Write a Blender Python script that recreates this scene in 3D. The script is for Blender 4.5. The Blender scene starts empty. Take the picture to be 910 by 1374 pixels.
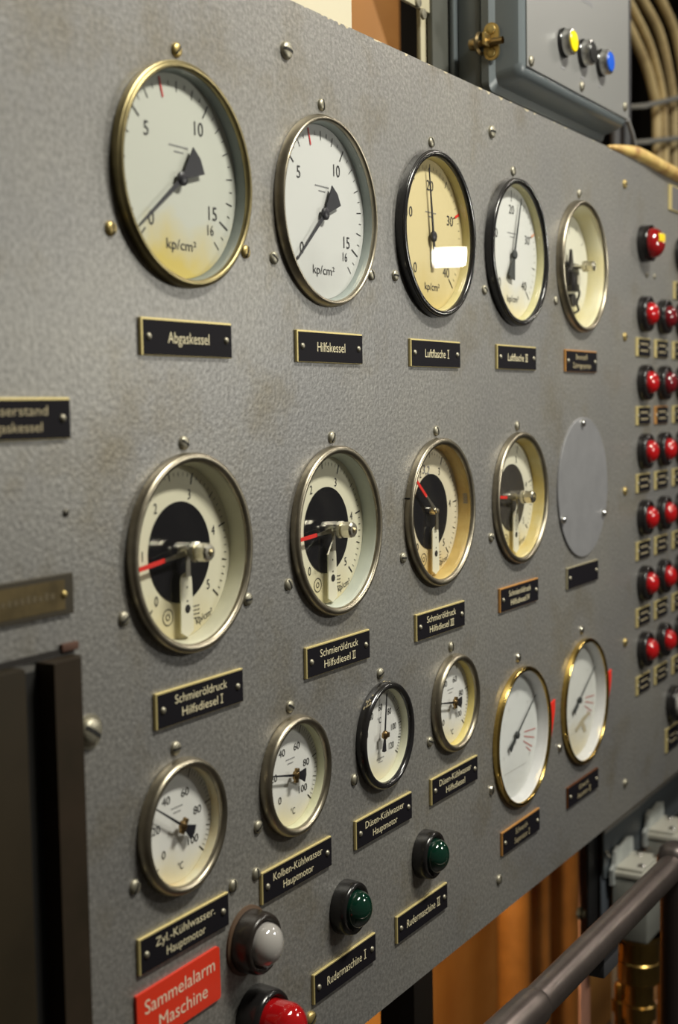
import bpy, bmesh, math, random
from mathutils import Vector, Matrix
from math import sin, cos, pi, radians
random.seed(7)
S = bpy.context.scene
COL = S.collection
# ------------------------------------------------------------------ camera
F, CX, CY, CZ, YAW, PITCH, ROLL = 1830.28, -0.59143, -0.67479, 0.069796, 1.038646, -0.076612, -0.016758
fw = Vector((sin(YAW)*cos(PITCH), cos(YAW)*cos(PITCH), sin(PITCH)))
r0 = Vector((cos(YAW), -sin(YAW), 0)); u0 = r0.cross(fw)
RT = cos(ROLL)*r0 + sin(ROLL)*u0
UP = -sin(ROLL)*r0 + cos(ROLL)*u0
CAM = Vector((CX, CY, CZ))
cd = bpy.data.cameras.new('camera'); cam = bpy.data.objects.new('camera', cd); COL.objects.link(cam)
M4 = Matrix((RT, UP, -fw)).transposed().to_4x4(); M4.translation = CAM
cam.matrix_world = M4
cd.sensor_fit = 'VERTICAL'; cd.sensor_height = 36.0; cd.lens = F/1374*36
cd.clip_start = 0.02
cd.dof.use_dof = True; cd.dof.focus_distance = (Vector((0.62, 0, -0.1))-CAM).dot(fw); cd.dof.aperture_fstop = 4.8
S.camera = cam
def at(px, py, Y):                     # the place at depth Y (metres behind the panel face) seen at a photo pixel
    d = fw*F + RT*(px-455) - UP*(py-687)
    return CAM + d*((Y-CY)/d.y)
# ------------------------------------------------------------------ world, light, exposure
w = bpy.data.worlds.new('world'); S.world = w; w.use_nodes = True
bg = w.node_tree.nodes['Background']; bg.inputs[0].default_value = (1.0, 0.9, 0.76, 1); bg.inputs[1].default_value = 0.05
S.view_settings.view_transform = 'Standard'; S.view_settings.look = 'None'
S.view_settings.gamma = 1; S.view_settings.use_curve_mapping = False; S.view_settings.exposure = 0.0
def area(name, loc, target, sx, sy, power, col):
    l = bpy.data.lights.new(name, 'AREA'); l.shape = 'RECTANGLE'; l.size = sx; l.size_y = sy; l.energy = power; l.color = col
    o = bpy.data.objects.new(name, l); COL.objects.link(o); o.location = loc
    o.rotation_euler = (Vector(target)-Vector(loc)).to_track_quat('-Z', 'Y').to_euler(); return o
area('overhead_area_light', (0.80, -1.10, 1.52), (0.70, 0, -0.6), 0.7, 0.12, 47, (1.0, 0.97, 0.85))  # fluorescent ceiling tube in front of the panel
area('overhead_area_light', (3.1, -1.10, 1.52), (2.3, 0, -0.6), 0.7, 0.12, 11, (1.0, 0.92, 0.83))  # added fill that brightens the right part of the panel, no known tube
P = at(120, 450, 0); d = P-CAM
area('panel_sheen_light', P + Vector((d.x, -d.y, d.z))*1.5, (0.9, 0, 0.1), 0.20, 0.14, 4.2, (1.0, 0.98, 0.88))  # added light, placed to lay a sheen on the panel paint
P = at(608, 345, -0.008); d = P-CAM
LP = P + Vector((d.x, -d.y, d.z))*2.0
area('far_lamp_light', LP, P, 0.115, 0.052, 1.3, (1.0, 0.95, 0.80))
def point(name, loc, power, col, rad=0.04):
    l = bpy.data.lights.new(name, 'POINT'); l.energy = power; l.color = col; l.shadow_soft_size = rad
    o = bpy.data.objects.new(name, l); COL.objects.link(o); o.location = loc; return o
l = bpy.data.lights.new('warm_plywood_fill', 'SPOT'); l.energy = 23; l.color = (1.0, 0.68, 0.34); l.spot_size = radians(78); l.spot_blend = 0.5; l.shadow_soft_size = 0.05  # added unseen spot that brightens the plywood and pipes below the panel
o = bpy.data.objects.new('warm_plywood_fill', l); COL.objects.link(o); o.location = (1.20, 0.22, -0.72); o.rotation_euler = (Vector((2.15, 0.52, -1.12))-o.location).to_track_quat('-Z', 'Y').to_euler()
point('warm_upper_fill', (1.15, 0.16, 1.05), 8.0, (1.0, 0.80, 0.50))  # added unseen fill for the board and cupboard behind the panel top

# ------------------------------------------------------------------ materials
MATS = {}
def mat(name, col, rough=0.5, metal=0.0, bump=0.0, bscale=300.0, var=0.0, vscale=12.0, col2=None, spec=None, coat=0.0, thr=(0.35, 0.7), emit=None):
    if name in MATS: return MATS[name]
    m = bpy.data.materials.new(name); m.use_nodes = True; nt = m.node_tree; b = nt.nodes['Principled BSDF']
    b.inputs['Base Color'].default_value = (*col, 1); b.inputs['Roughness'].default_value = rough; b.inputs['Metallic'].default_value = metal
    if coat: b.inputs['Coat Weight'].default_value = coat; b.inputs['Coat Roughness'].default_value = 0.06
    if spec is not None: b.inputs['Specular IOR Level'].default_value = spec
    if emit: b.inputs['Emission Color'].default_value = (*emit[0], 1); b.inputs['Emission Strength'].default_value = emit[1]
    tc = nt.nodes.new('ShaderNodeTexCoord')
    if var or col2:
        n = nt.nodes.new('ShaderNodeTexNoise'); n.inputs['Scale'].default_value = vscale; n.inputs['Detail'].default_value = 5; n.inputs['Roughness'].default_value = 0.6
        nt.links.new(tc.outputs['Object'], n.inputs['Vector'])
        rp = nt.nodes.new('ShaderNodeValToRGB'); rp.color_ramp.elements[0].position = thr[0]; rp.color_ramp.elements[1].position = thr[1]
        c2 = col2 or tuple(c*(1-var) for c in col)
        rp.color_ramp.elements[0].color = (*col, 1); rp.color_ramp.elements[1].color = (*c2, 1)
        nt.links.new(n.outputs['Fac'], rp.inputs['Fac']); nt.links.new(rp.outputs['Color'], b.inputs['Base Color'])
    if bump:
        n = nt.nodes.new('ShaderNodeTexNoise'); n.inputs['Scale'].default_value = bscale; n.inputs['Detail'].default_value = 2
        nt.links.new(tc.outputs['Object'], n.inputs['Vector'])
        bp = nt.nodes.new('ShaderNodeBump'); bp.inputs['Strength'].default_value = bump; bp.inputs['Distance'].default_value = 0.002
        nt.links.new(n.outputs['Fac'], bp.inputs['Height']); nt.links.new(bp.outputs['Normal'], b.inputs['Normal'])
    MATS[name] = m; return m
def panel_material():
    m = bpy.data.materials.new('grey hammertone paint'); m.use_nodes = True; nt = m.node_tree; b = nt.nodes['Principled BSDF']; L = nt.links.new
    tc = nt.nodes.new('ShaderNodeTexCoord')
    def noise(scale, detail=4, rough=0.6):
        n = nt.nodes.new('ShaderNodeTexNoise'); n.inputs['Scale'].default_value = scale; n.inputs['Detail'].default_value = detail; n.inputs['Roughness'].default_value = rough
        L(tc.outputs['Object'], n.inputs['Vector']); return n
    def ramp(n, a, b_, ca, cb):
        r = nt.nodes.new('ShaderNodeValToRGB'); e = r.color_ramp.elements; e[0].position = a; e[1].position = b_; e[0].color = (*ca, 1); e[1].color = (*cb, 1); L(n.outputs['Fac'], r.inputs['Fac']); return r
    def mix(fac, a, b_, t='MIX'):
        x = nt.nodes.new('ShaderNodeMix'); x.data_type = 'RGBA'; x.blend_type = t
        if isinstance(fac, float): x.inputs[0].default_value = fac
        else: L(fac, x.inputs[0])
        L(a, x.inputs[6]); L(b_, x.inputs[7]); return x.outputs[2]
    big = ramp(noise(3.2, 5), 0.36, 0.66, (0.30, 0.29, 0.268), (0.25, 0.246, 0.243))
    stain = ramp(noise(7.5, 6, 0.65), 0.52, 0.72, (1, 1, 1), (0.82, 0.76, 0.63))
    c = mix(1.0, big.outputs['Color'], stain.outputs['Color'], 'MULTIPLY')
    gr = ramp(noise(230, 2), 0.38, 0.64, (0.80, 0.80, 0.80), (1.12, 1.12, 1.12))
    c = mix(1.0, c, gr.outputs['Color'], 'MULTIPLY')
    speck = ramp(noise(95, 3, 0.7), 0.765, 0.78, (0, 0, 0), (1, 1, 1))
    white = nt.nodes.new('ShaderNodeRGB'); white.outputs[0].default_value = (0.55, 0.52, 0.42, 1)
    c = mix(speck.outputs['Color'], c, white.outputs[0])
    sz = nt.nodes.new('ShaderNodeSeparateXYZ'); L(tc.outputs['Object'], sz.inputs[0])   # paint chipped off along the top edge
    mp = nt.nodes.new('ShaderNodeMapping'); mp.inputs['Scale'].default_value = (1, 1, .35); L(tc.outputs['Object'], mp.inputs['Vector'])
    cn = nt.nodes.new('ShaderNodeTexNoise'); cn.inputs['Scale'].default_value = 38; cn.inputs['Detail'].default_value = 4; L(mp.outputs[0], cn.inputs['Vector'])
    k1 = nt.nodes.new('ShaderNodeMath'); k1.operation = 'MULTIPLY_ADD'; k1.inputs[1].default_value = 30.0; k1.inputs[2].default_value = -30.0*ZT; L(sz.outputs['Z'], k1.inputs[0])
    k2 = nt.nodes.new('ShaderNodeMath'); k2.operation = 'ADD'; L(k1.outputs[0], k2.inputs[0]); L(cn.outputs['Fac'], k2.inputs[1])
    k3 = nt.nodes.new('ShaderNodeMath'); k3.operation = 'GREATER_THAN'; k3.inputs[1].default_value = 0.53; L(k2.outputs[0], k3.inputs[0])
    primer = nt.nodes.new('ShaderNodeRGB'); primer.outputs[0].default_value = (0.66, 0.58, 0.40, 1)
    c = mix(k3.outputs[0], c, primer.outputs[0])
    L(c, b.inputs['Base Color'])
    b.inputs['Roughness'].default_value = 0.46; b.inputs['Metallic'].default_value = 0.45
    hm = noise(250, 2.5, 0.5); bp = nt.nodes.new('ShaderNodeBump'); bp.inputs['Strength'].default_value = 0.19; bp.inputs['Distance'].default_value = 0.003
    L(hm.outputs['Fac'], bp.inputs['Height']); L(bp.outputs['Normal'], b.inputs['Normal'])
    return m
X0, X1, ZB, ZT, TH = -0.25, 1.95, -0.5635, 0.4385, 0.004
PANEL = panel_material()
def glass_material(name, tint=(1, 1, 1), gain=1.0):
    m = bpy.data.materials.new(name); m.use_nodes = True; nt = m.node_tree; nt.nodes.clear(); L = nt.links.new
    out = nt.nodes.new('ShaderNodeOutputMaterial'); mx = nt.nodes.new('ShaderNodeMixShader'); tr = nt.nodes.new('ShaderNodeBsdfTransparent'); gl = nt.nodes.new('ShaderNodeBsdfGlossy')
    tr.inputs[0].default_value = (*tint, 1); gl.inputs['Roughness'].default_value = 0.015
    lw = nt.nodes.new('ShaderNodeLayerWeight'); lw.inputs['Blend'].default_value = 0.5
    p = nt.nodes.new('ShaderNodeMath'); p.operation = 'POWER'; p.inputs[1].default_value = 5
    q = nt.nodes.new('ShaderNodeMath'); q.operation = 'MULTIPLY_ADD'; q.inputs[1].default_value = 0.9*gain; q.inputs[2].default_value = 0.022*gain
    L(lw.outputs['Facing'], p.inputs[0]); L(p.outputs[0], q.inputs[0]); L(q.outputs[0], mx.inputs[0]); L(tr.outputs[0], mx.inputs[1]); L(gl.outputs[0], mx.inputs[2]); L(mx.outputs[0], out.inputs[0])
    return m
GLASS = glass_material('clear gauge glass')
NICKEL = mat('worn nickel', (0.47, 0.42, 0.32), 0.36, 1, var=0.45, vscale=25, bump=0.04, bscale=120)
BRASSY = mat('dull old brass', (0.36, 0.30, 0.15), 0.38, 1, var=0.45, vscale=25)
BRASS = mat('polished brass', (0.75, 0.53, 0.16), 0.16, 1, var=0.3, vscale=15)
BLACK = mat('black bezel lacquer', (0.012, 0.012, 0.014), 0.22, 0, coat=0.5, col2=(0.02, 0.018, 0.016), vscale=40)
CHROME = mat('chrome', (0.74, 0.70, 0.58), 0.28, 1)
SCREW = mat('steel screw', (0.44, 0.41, 0.32), 0.48, .75, var=0.35, vscale=120)
SCREWB = mat('brass screw', (0.52, 0.40, 0.16), 0.42, .8)
SLOT = mat('dark slot', (0.012, 0.011, 0.010), 0.8)
INK = mat('black dial ink', (0.02, 0.02, 0.022), 0.6)
GREYINK = mat('grey dial ink', (0.22, 0.22, 0.23), 0.6)
REDINK = mat('red dial ink', (0.55, 0.03, 0.03), 0.6)
REDP = mat('red pointer paint', (0.75, 0.02, 0.012), 0.45)
PTR = mat('black pointer', (0.012, 0.012, 0.018), 0.4)
GPTR = mat('grey pointer', (0.045, 0.05, 0.05), 0.5)
PLATEBR = mat('plate brass edge', (0.72, 0.60, 0.27), 0.5, .55)
PLATEOR = mat('plate copper edge', (0.62, 0.31, 0.09), 0.5, .55)
PLATEBK = mat('black plate enamel', (0.010, 0.009, 0.012), 0.6, spec=.08)
LETTER = mat('engraved brass letters', (0.80, 0.72, 0.48), 0.6)
LETDIM = mat('dull engraved letters', (0.46, 0.39, 0.24), 0.6)

# ------------------------------------------------------------------ mesh helpers
def finish(name, bm, m, parent=None, smooth=True, angle=35):
    me = bpy.data.meshes.new(name); bmesh.ops.recalc_face_normals(bm, faces=bm.faces[:]); bm.to_mesh(me); bm.free()
    if isinstance(m, (list, tuple)):
        for x in m: me.materials.append(x)
    else: me.materials.append(m)
    if smooth:
        for p in me.polygons: p.use_smooth = True
        me.set_sharp_from_angle(angle=radians(angle))
    o = bpy.data.objects.new(name, me); COL.objects.link(o)
    if parent: o.parent = parent
    return o
def NB(): return bmesh.new()
def box(bm, x0, x1, y0, y1, z0, z1, bev=0.0, seg=2):
    r = bmesh.ops.create_cube(bm, size=1.0); vs = r['verts']
    for v in vs: v.co = Vector(((x0+x1)/2+v.co.x*(x1-x0), (y0+y1)/2+v.co.y*(y1-y0), (z0+z1)/2+v.co.z*(z1-z0)))
    if bev:
        es = set(e for v in vs for e in v.link_edges)
        bmesh.ops.bevel(bm, geom=list(es), offset=bev, segments=seg, affect='EDGES', profile=0.5)
def lathe(bm, prof, seg=72, cx=0, cz=0, cy=0, capa=False, capb=False, axis='Y', mi=0):
    rings = []
    for r, y in prof:
        ring = []
        for i in range(seg):
            a = 2*pi*i/seg
            if axis == 'Y': co = (cx+r*cos(a), cy+y, cz+r*sin(a))
            elif axis == 'Z': co = (cx+r*cos(a), cy+r*sin(a), cz+y)
            else: co = (cx+y, cy+r*cos(a), cz+r*sin(a))
            ring.append(bm.verts.new(co))
        rings.append(ring)
    for a, b in zip(rings, rings[1:]):
        for i in range(seg):
            f = bm.faces.new((a[i], a[(i+1) % seg], b[(i+1) % seg], b[i])); f.material_index = mi
    if capa: bm.faces.new(rings[0]).material_index = mi
    if capb: bm.faces.new(rings[-1]).material_index = mi
def prism(bm, pts, y0, y1, mi=0):        # outline in x,z, solid between y0 and y1
    a = [bm.verts.new((x, y0, z)) for x, z in pts]; b = [bm.verts.new((x, y1, z)) for x, z in pts]
    bm.faces.new(a).material_index = mi; bm.faces.new(b[::-1]).material_index = mi
    for i in range(len(pts)):
        j = (i+1) % len(pts); bm.faces.new((a[i], b[i], b[j], a[j])).material_index = mi
def tube(bm, pts, r, seg=16, cap=True):
    pts = [Vector(p) for p in pts]; rs = r if isinstance(r, (list, tuple)) else [r]*len(pts); rings = []; n = None
    for i, p in enumerate(pts):
        t = (pts[min(i+1, len(pts)-1)]-pts[max(i-1, 0)]).normalized()
        if n is None: n = t.orthogonal().normalized()
        else: n = (n - t*n.dot(t)).normalized()
        b = t.cross(n)
        rings.append([bm.verts.new(p+(n*cos(2*pi*k/seg)+b*sin(2*pi*k/seg))*rs[i]) for k in range(seg)])
    for a, b in zip(rings, rings[1:]):
        for k in range(seg): bm.faces.new((a[k], a[(k+1) % seg], b[(k+1) % seg], b[k]))
    if cap: bm.faces.new(rings[0][::-1]); bm.faces.new(rings[-1])
def bez(p, n=12):
    p = [Vector(q) for q in p]; out = []
    for i in range(len(p)-1):
        a = p[max(i-1, 0)]; b = p[i]; c = p[i+1]; e = p[min(i+2, len(p)-1)]
        for k in range(n):
            t = k/n; out.append(0.5*((2*b)+(c-a)*t+(2*a-5*b+4*c-e)*t*t+(3*b-a-3*c+e)*t**3))
    out.append(p[-1]); return out
HCAP = []
def measure():
    cu = bpy.data.curves.new('t', 'FONT'); cu.body = 'H'; cu.size = 1.0; o = bpy.data.objects.new('t', cu); COL.objects.link(o); me = bpy.data.meshes.new_from_object(o); bpy.data.objects.remove(o)
    HCAP.append(max(v.co.y for v in me.vertices)-min(v.co.y for v in me.vertices)); bpy.data.meshes.remove(me)
def text(bm, s, x, z, cap, y, width=None, xs=0.8, thick=0.0002, rot=0.0, align='CENTER', bold=0.0):
    if not HCAP: measure()
    cu = bpy.data.curves.new('t', 'FONT'); cu.body = s; cu.size = cap/HCAP[0]; cu.align_x = 'LEFT'; cu.offset = bold; cu.resolution_u = 3
    o = bpy.data.objects.new('t', cu); COL.objects.link(o)
    me = bpy.data.meshes.new_from_object(o); bpy.data.objects.remove(o)
    if not me.vertices: return
    xmin = min(v.co.x for v in me.vertices); xmax = max(v.co.x for v in me.vertices)
    k = width/(xmax-xmin) if width else xs
    xc = (xmin+xmax)/2; c, n = cos(rot), sin(rot); vs = []
    for v in me.vertices:
        lx = (v.co.x-xc)*k; lz = v.co.y-cap/2
        vs.append(bm.verts.new((x+lx*c-lz*n, y, z+lx*n+lz*c)))
    for p in me.polygons:
        try: bm.faces.new([vs[i] for i in p.vertices])
        except ValueError: pass
    bpy.data.meshes.remove(me)
def empty(name, loc, rz=0.0):
    o = bpy.data.objects.new(name, None); COL.objects.link(o); o.location = loc; o.rotation_euler = (0, 0, rz); o.empty_display_size = 0.03; return o
def tag(o, label, cat, group=None):
    o['label'] = label; o['category'] = cat
    if group: o['group'] = group
    return o
def struct(o): o['kind'] = 'structure'; return o
def dup(root, loc=None, label=None, group=None):
    r = root.copy(); COL.objects.link(r)
    if loc is not None: r.location = loc
    if label: r['label'] = label
    if group: r['group'] = group
    for ch in list(root.children):
        c = ch.copy(); COL.objects.link(c); c.parent = r
        for g in list(ch.children):
            e = g.copy(); COL.objects.link(e); e.parent = c
    return r
def rect_obj(name, x0, x1, y0, y1, z0, z1, m, parent=None, bev=0.0):
    bm = NB(); box(bm, x0, x1, y0, y1, z0, z1, bev); return finish(name, bm, m, parent)

# ------------------------------------------------------------------ gauge table
GC = {1: (.3134, .2582), 2: (.5381, .2552), 3: (.7690, .2566), 4: (.9935, .2566), 5: (1.2222, .2576), 6: (.3104, -.0477), 7: (.5468, -.0496), 8: (.7735, -.0484), 9: (1.0014, -.0474),
      11: (.2880, -.2710), 12: (.4620, -.2714), 13: (.6361, -.2712), 14: (.8049, -.2702), 15: (1.0041, -.3533), 16: (1.2312, -.3522)}
DIM = {1: (.0900, .0882, .0836, .0095), 2: (.0904, .0894, .0829, .0110), 3: (.0827, .0825, .0750, .0089), 4: (.0566, .0555, .0484, .0105), 5: (.0898, .0882, .0837, .0078)}
GT = {1: 1, 2: 1, 3: 2, 4: 2, 5: 2, 6: 3, 7: 3, 8: 3, 9: 3, 11: 4, 12: 4, 13: 4, 14: 4, 15: 5, 16: 5}
# ------------------------------------------------------------------ the setting: engine room shell
wallm = mat('dark bulkhead paint', (0.035, 0.028, 0.020), 0.7, var=0.4, vscale=4)
struct(rect_obj('wall_back', -2.5, 6.5, 1.60, 1.70, -1.6, 2.1, wallm))
struct(rect_obj('wall_right', 6.4, 6.5, -2.6, 1.60, -1.6, 2.1, wallm))
struct(rect_obj('floor', -2.5, 6.5, -2.6, 1.70, -1.66, -1.6, mat('oily floor plate', (0.06, 0.055, 0.05), 0.5, var=0.3)))
struct(rect_obj('ceiling', -2.5, 6.5, -2.6, 1.70, 2.1, 2.15, mat('cream ceiling paint', (0.32, 0.29, 0.23), 0.7)))

# ------------------------------------------------------------------ instrument panel with holes for the gauges
X0, X1, ZB, ZT, TH = -0.25, 1.95, -0.5635, 0.4385, 0.004
cu = bpy.data.curves.new('p', 'CURVE'); cu.dimensions = '2D'; cu.fill_mode = 'BOTH'; cu.extrude = TH/2
def poly(pts):
    s = cu.splines.new('POLY'); s.points.add(len(pts)-1)
    for p, q in zip(s.points, pts): p.co = (q[0], q[1], 0, 1)
    s.use_cyclic_u = True
poly([(X0, ZB), (X1, ZB), (X1, ZT), (X0, ZT)])
for k, (cx, cz) in GC.items():
    R = DIM[GT[k]][2]+0.0015
    poly([(cx+R*cos(2*pi*i/64), cz+R*sin(2*pi*i/64)) for i in range(64)])
o = bpy.data.objects.new('p', cu); COL.objects.link(o); me = bpy.data.meshes.new_from_object(o); bpy.data.objects.remove(o)
me.transform(Matrix(((1, 0, 0, 0), (0, 0, -1, TH/2), (0, 1, 0, 0), (0, 0, 0, 1)))); me.name = 'instrument_panel'
bm = NB(); bm.from_mesh(me); bmesh.ops.remove_doubles(bm, verts=bm.verts[:], dist=1e-5); bpy.data.meshes.remove(me)
panel = finish('instrument_panel', bm, PANEL, smooth=False)
tag(panel, 'large grey hammertone steel panel carrying all the gauges and lamps', 'panel')
bm = NB()                                # folded rear flanges that stiffen the sheet
box(bm, X0, X1, TH, 0.03, ZT-0.0035, ZT-0.0002); box(bm, X0, X1, TH, 0.03, ZB+0.0002, ZB+0.0035)
finish('flange', bm, PANEL, panel, False)
# ------------------------------------------------------------------ screws
def screw_bm(bm, r=0.0058, h=0.0034, ang=0.5, base=0.0):
    lathe(bm, [(r, base), (r, base-h*0.35), (r*0.92, base-h*0.62), (r*0.7, base-h*0.86), (r*0.35, base-h*0.98), (0.0001, base-h)], 24)
def slot_bm(bm, r, h, ang):
    c, s = cos(ang), sin(ang); wd = r*0.15; pts = []
    N = 8
    up = [(r*0.93*(-1+2*i/N), 0) for i in range(N+1)]
    PR = [(0, 1), (.35, .98), (.7, .86), (.92, .62), (1, .35)]
    def yy(t):
        t = abs(t)/r
        for (p, q), (p2, q2) in zip(PR, PR[1:]):
            if t <= p2: return -h*(q+(q2-q)*(t-p)/(p2-p))-0.00035
        return -h*.3
    a = [];b = []
    for (t, _) in up:
        a.append(bm.verts.new((t*c-wd*s, yy(t), t*s+wd*c))); b.append(bm.verts.new((t*c+wd*s, yy(t), t*s-wd*c)))
    for i in range(N): bm.faces.new((a[i], a[i+1], b[i+1], b[i]))
SCM = {}
def screw_part(parent, name, x, z, r, ang, m, y=0.0):
    key = (round(r, 4), m.name)
    bm = NB(); screw_bm(bm, r, r*0.62); o = finish(name, bm, m, parent); o.location = (x, y, z); o.rotation_euler = (0, 0, 0)
    bm = NB(); slot_bm(bm, r, r*0.62, ang); s = finish('slot', bm, SLOT, o, False); return o
def panel_screw(x, z, r, ang, label, m=None, group=None):
    bm = NB(); screw_bm(bm, r, r*0.62); o = finish('panel_screw', bm, m or SCREW); o.location = (x, 0, z)
    bm = NB(); slot_bm(bm, r, r*0.62, ang); finish('slot', bm, SLOT, o, False)
    tag(o, label, 'screw', group); return o

# ------------------------------------------------------------------ gauges
def dial_mat(name, c, stain=None, amt=0.5, edge=0.02, R=0.08):
    m = bpy.data.materials.new(name); m.use_nodes = True; nt = m.node_tree; b = nt.nodes['Principled BSDF']; L = nt.links.new
    b.inputs['Roughness'].default_value = 0.6; b.inputs['Specular IOR Level'].default_value = 0.2
    b.inputs['Base Color'].default_value = (*c, 1)
    tc = nt.nodes.new('ShaderNodeTexCoord'); n = nt.nodes.new('ShaderNodeTexNoise'); n.inputs['Scale'].default_value = 22; n.inputs['Detail'].default_value = 4
    L(tc.outputs['Object'], n.inputs['Vector'])
    sx = nt.nodes.new('ShaderNodeSeparateXYZ'); L(tc.outputs['Object'], sx.inputs[0])
    ma = nt.nodes.new('ShaderNodeMath'); ma.operation = 'MULTIPLY_ADD'; ma.inputs[1].default_value = -1.0/R; ma.inputs[2].default_value = -0.62
    L(sx.outputs['Z'], ma.inputs[0])     # old damp stain that has settled in the bottom of the dial
    ad = nt.nodes.new('ShaderNodeMath'); ad.operation = 'MULTIPLY_ADD'; ad.inputs[1].default_value = 0.9; L(n.outputs['Fac'], ad.inputs[0]); L(ma.outputs[0], ad.inputs[2])
    rp = nt.nodes.new('ShaderNodeValToRGB'); rp.color_ramp.elements[0].position = 0.28; rp.color_ramp.elements[1].position = 0.8
    st = stain or tuple(x*0.85 for x in c)
    rp.color_ramp.elements[0].color = (*c, 1); rp.color_ramp.elements[1].color = (*st, 1)
    L(ad.outputs[0], rp.inputs['Fac']); L(rp.outputs['Color'], b.inputs['Base Color']); return m
def ring_ticks(bm, y, vals, afun, ro, ri, wd):
    for v in vals:
        a = radians(afun(v)); c, s = cos(a), sin(a); n = (-s*wd/2, c*wd/2)
        pts = [(ro*c+n[0], ro*s+n[1]), (ro*c-n[0], ro*s-n[1]), (ri*c-n[0], ri*s-n[1]), (ri*c+n[0], ri*s+n[1])]
        bm.faces.new([bm.verts.new((x, y, z)) for x, z in pts])
def needle(bm, ang, L, tail, y, w0=0.0022, w1=0.0007, fan=None, th=0.0009, px=0.0, pz=0.0):
    a = radians(ang); c, s = cos(a), sin(a)
    def pt(t, n): return (px+t*c-n*s, pz+t*s+n*c)
    prism(bm, [pt(-0.004, w0), pt(L, w1), pt(L+w1*1.6, 0), pt(L, -w1), pt(-0.004, -w0)], y, y+th)
    if fan: prism(bm, [pt(-0.002, fan[0]), pt(-0.002, -fan[0]), pt(-tail, -fan[1]), pt(-tail-fan[1]*0.22, 0), pt(-tail, fan[1])], y, y+th)
def gauge(k, name, cat, label, bez_m, wall_m, dial_m, dial_d, dial_r, bstyle='round', scr_m=None, scr=(), group=None):
    cx, cz = GC[k]; Rb, Rf, Ro, h = DIM[GT[k]]
    t = tag(empty(name, (cx, 0, cz)), label, cat, group)
    bm = NB()
    if bstyle == 'round':
        lip = (Rf-Ro); mid = Ro+lip*0.5
        prof = [(Ro+0.0016, 0.004), (Rb-.0005, 0.0), (Rb, -0.0012), (Rb-0.0002, -h*0.45), (Rf, -h*0.72), (Rf-lip*0.16, -h*0.92), (mid+lip*.12, -h), (mid-lip*.15, -h*0.985), (Ro+lip*0.15, -h*0.90), (Ro, -h*0.75), (Ro, -h*0.45)]
    else:                                # straight side, narrow rolled lip
        prof = [(Ro+0.0016, 0.004), (Rb-.0005, 0.0), (Rb, -0.001), (Rb-0.0004, -h*0.74), (Rb-0.0012, -h*0.78), (Rf, -h*0.83), (Rf-0.0008, -h*0.97), (Rf-0.002, -h), (Ro+0.0012, -h*0.99), (Ro, -h*0.86), (Ro, -h*0.45)]
    lathe(bm, prof, 128); finish('bezel', bm, bez_m, t, True, 50)
    bm = NB(); lathe(bm, [(Ro+0.0012, -h*0.5), (Ro-0.0002, -h*0.48), (dial_r+0.0002, dial_d+0.0005), (dial_r+0.0012, dial_d+0.003)], 96); finish('inner_wall', bm, wall_m, t, True, 60)
    bm = NB(); lathe(bm, [(dial_r, dial_d+0.0015), (dial_r, dial_d), (dial_r*0.5, dial_d), (0.0001, dial_d)], 96, capa=True); finish('dial', bm, dial_m, t, True)
    bm = NB(); yg = -h*0.55; lathe(bm, [(Ro-0.0002, yg), (0.0001, yg)], 64); lathe(bm, [(Ro-0.0002, yg+0.0015), (0.0001, yg+0.0015)], 64); finish('glass', bm, GLASS, t, True)
    for (a, r, sl) in scr:
        screw_part(t, 'mounting_screw', r*cos(radians(a)), r*sin(radians(a)), 0.0058, radians(sl), scr_m or SCREW)
    return t
def wall_material(name, c, c2=None):
    c = tuple(min(.86, x*1.18) for x in c); c2 = c2 and tuple(min(.8, x*1.12) for x in c2)
    return mat(name, c, 0.5, col2=c2 or tuple(x*0.8 for x in c), vscale=18, spec=0.3)
SCR1 = lambda sl: ((92.5, .0992, sl), (209, .1055, sl+50), (329, .1022, sl+20))
SCR3 = lambda sl: ((93, .0906, sl), (206, .0970, sl+60), (329, .0960, sl+30))
SCR4 = lambda sl: ((93.5, .0655, sl), (208, .0690, sl+60))

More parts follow.
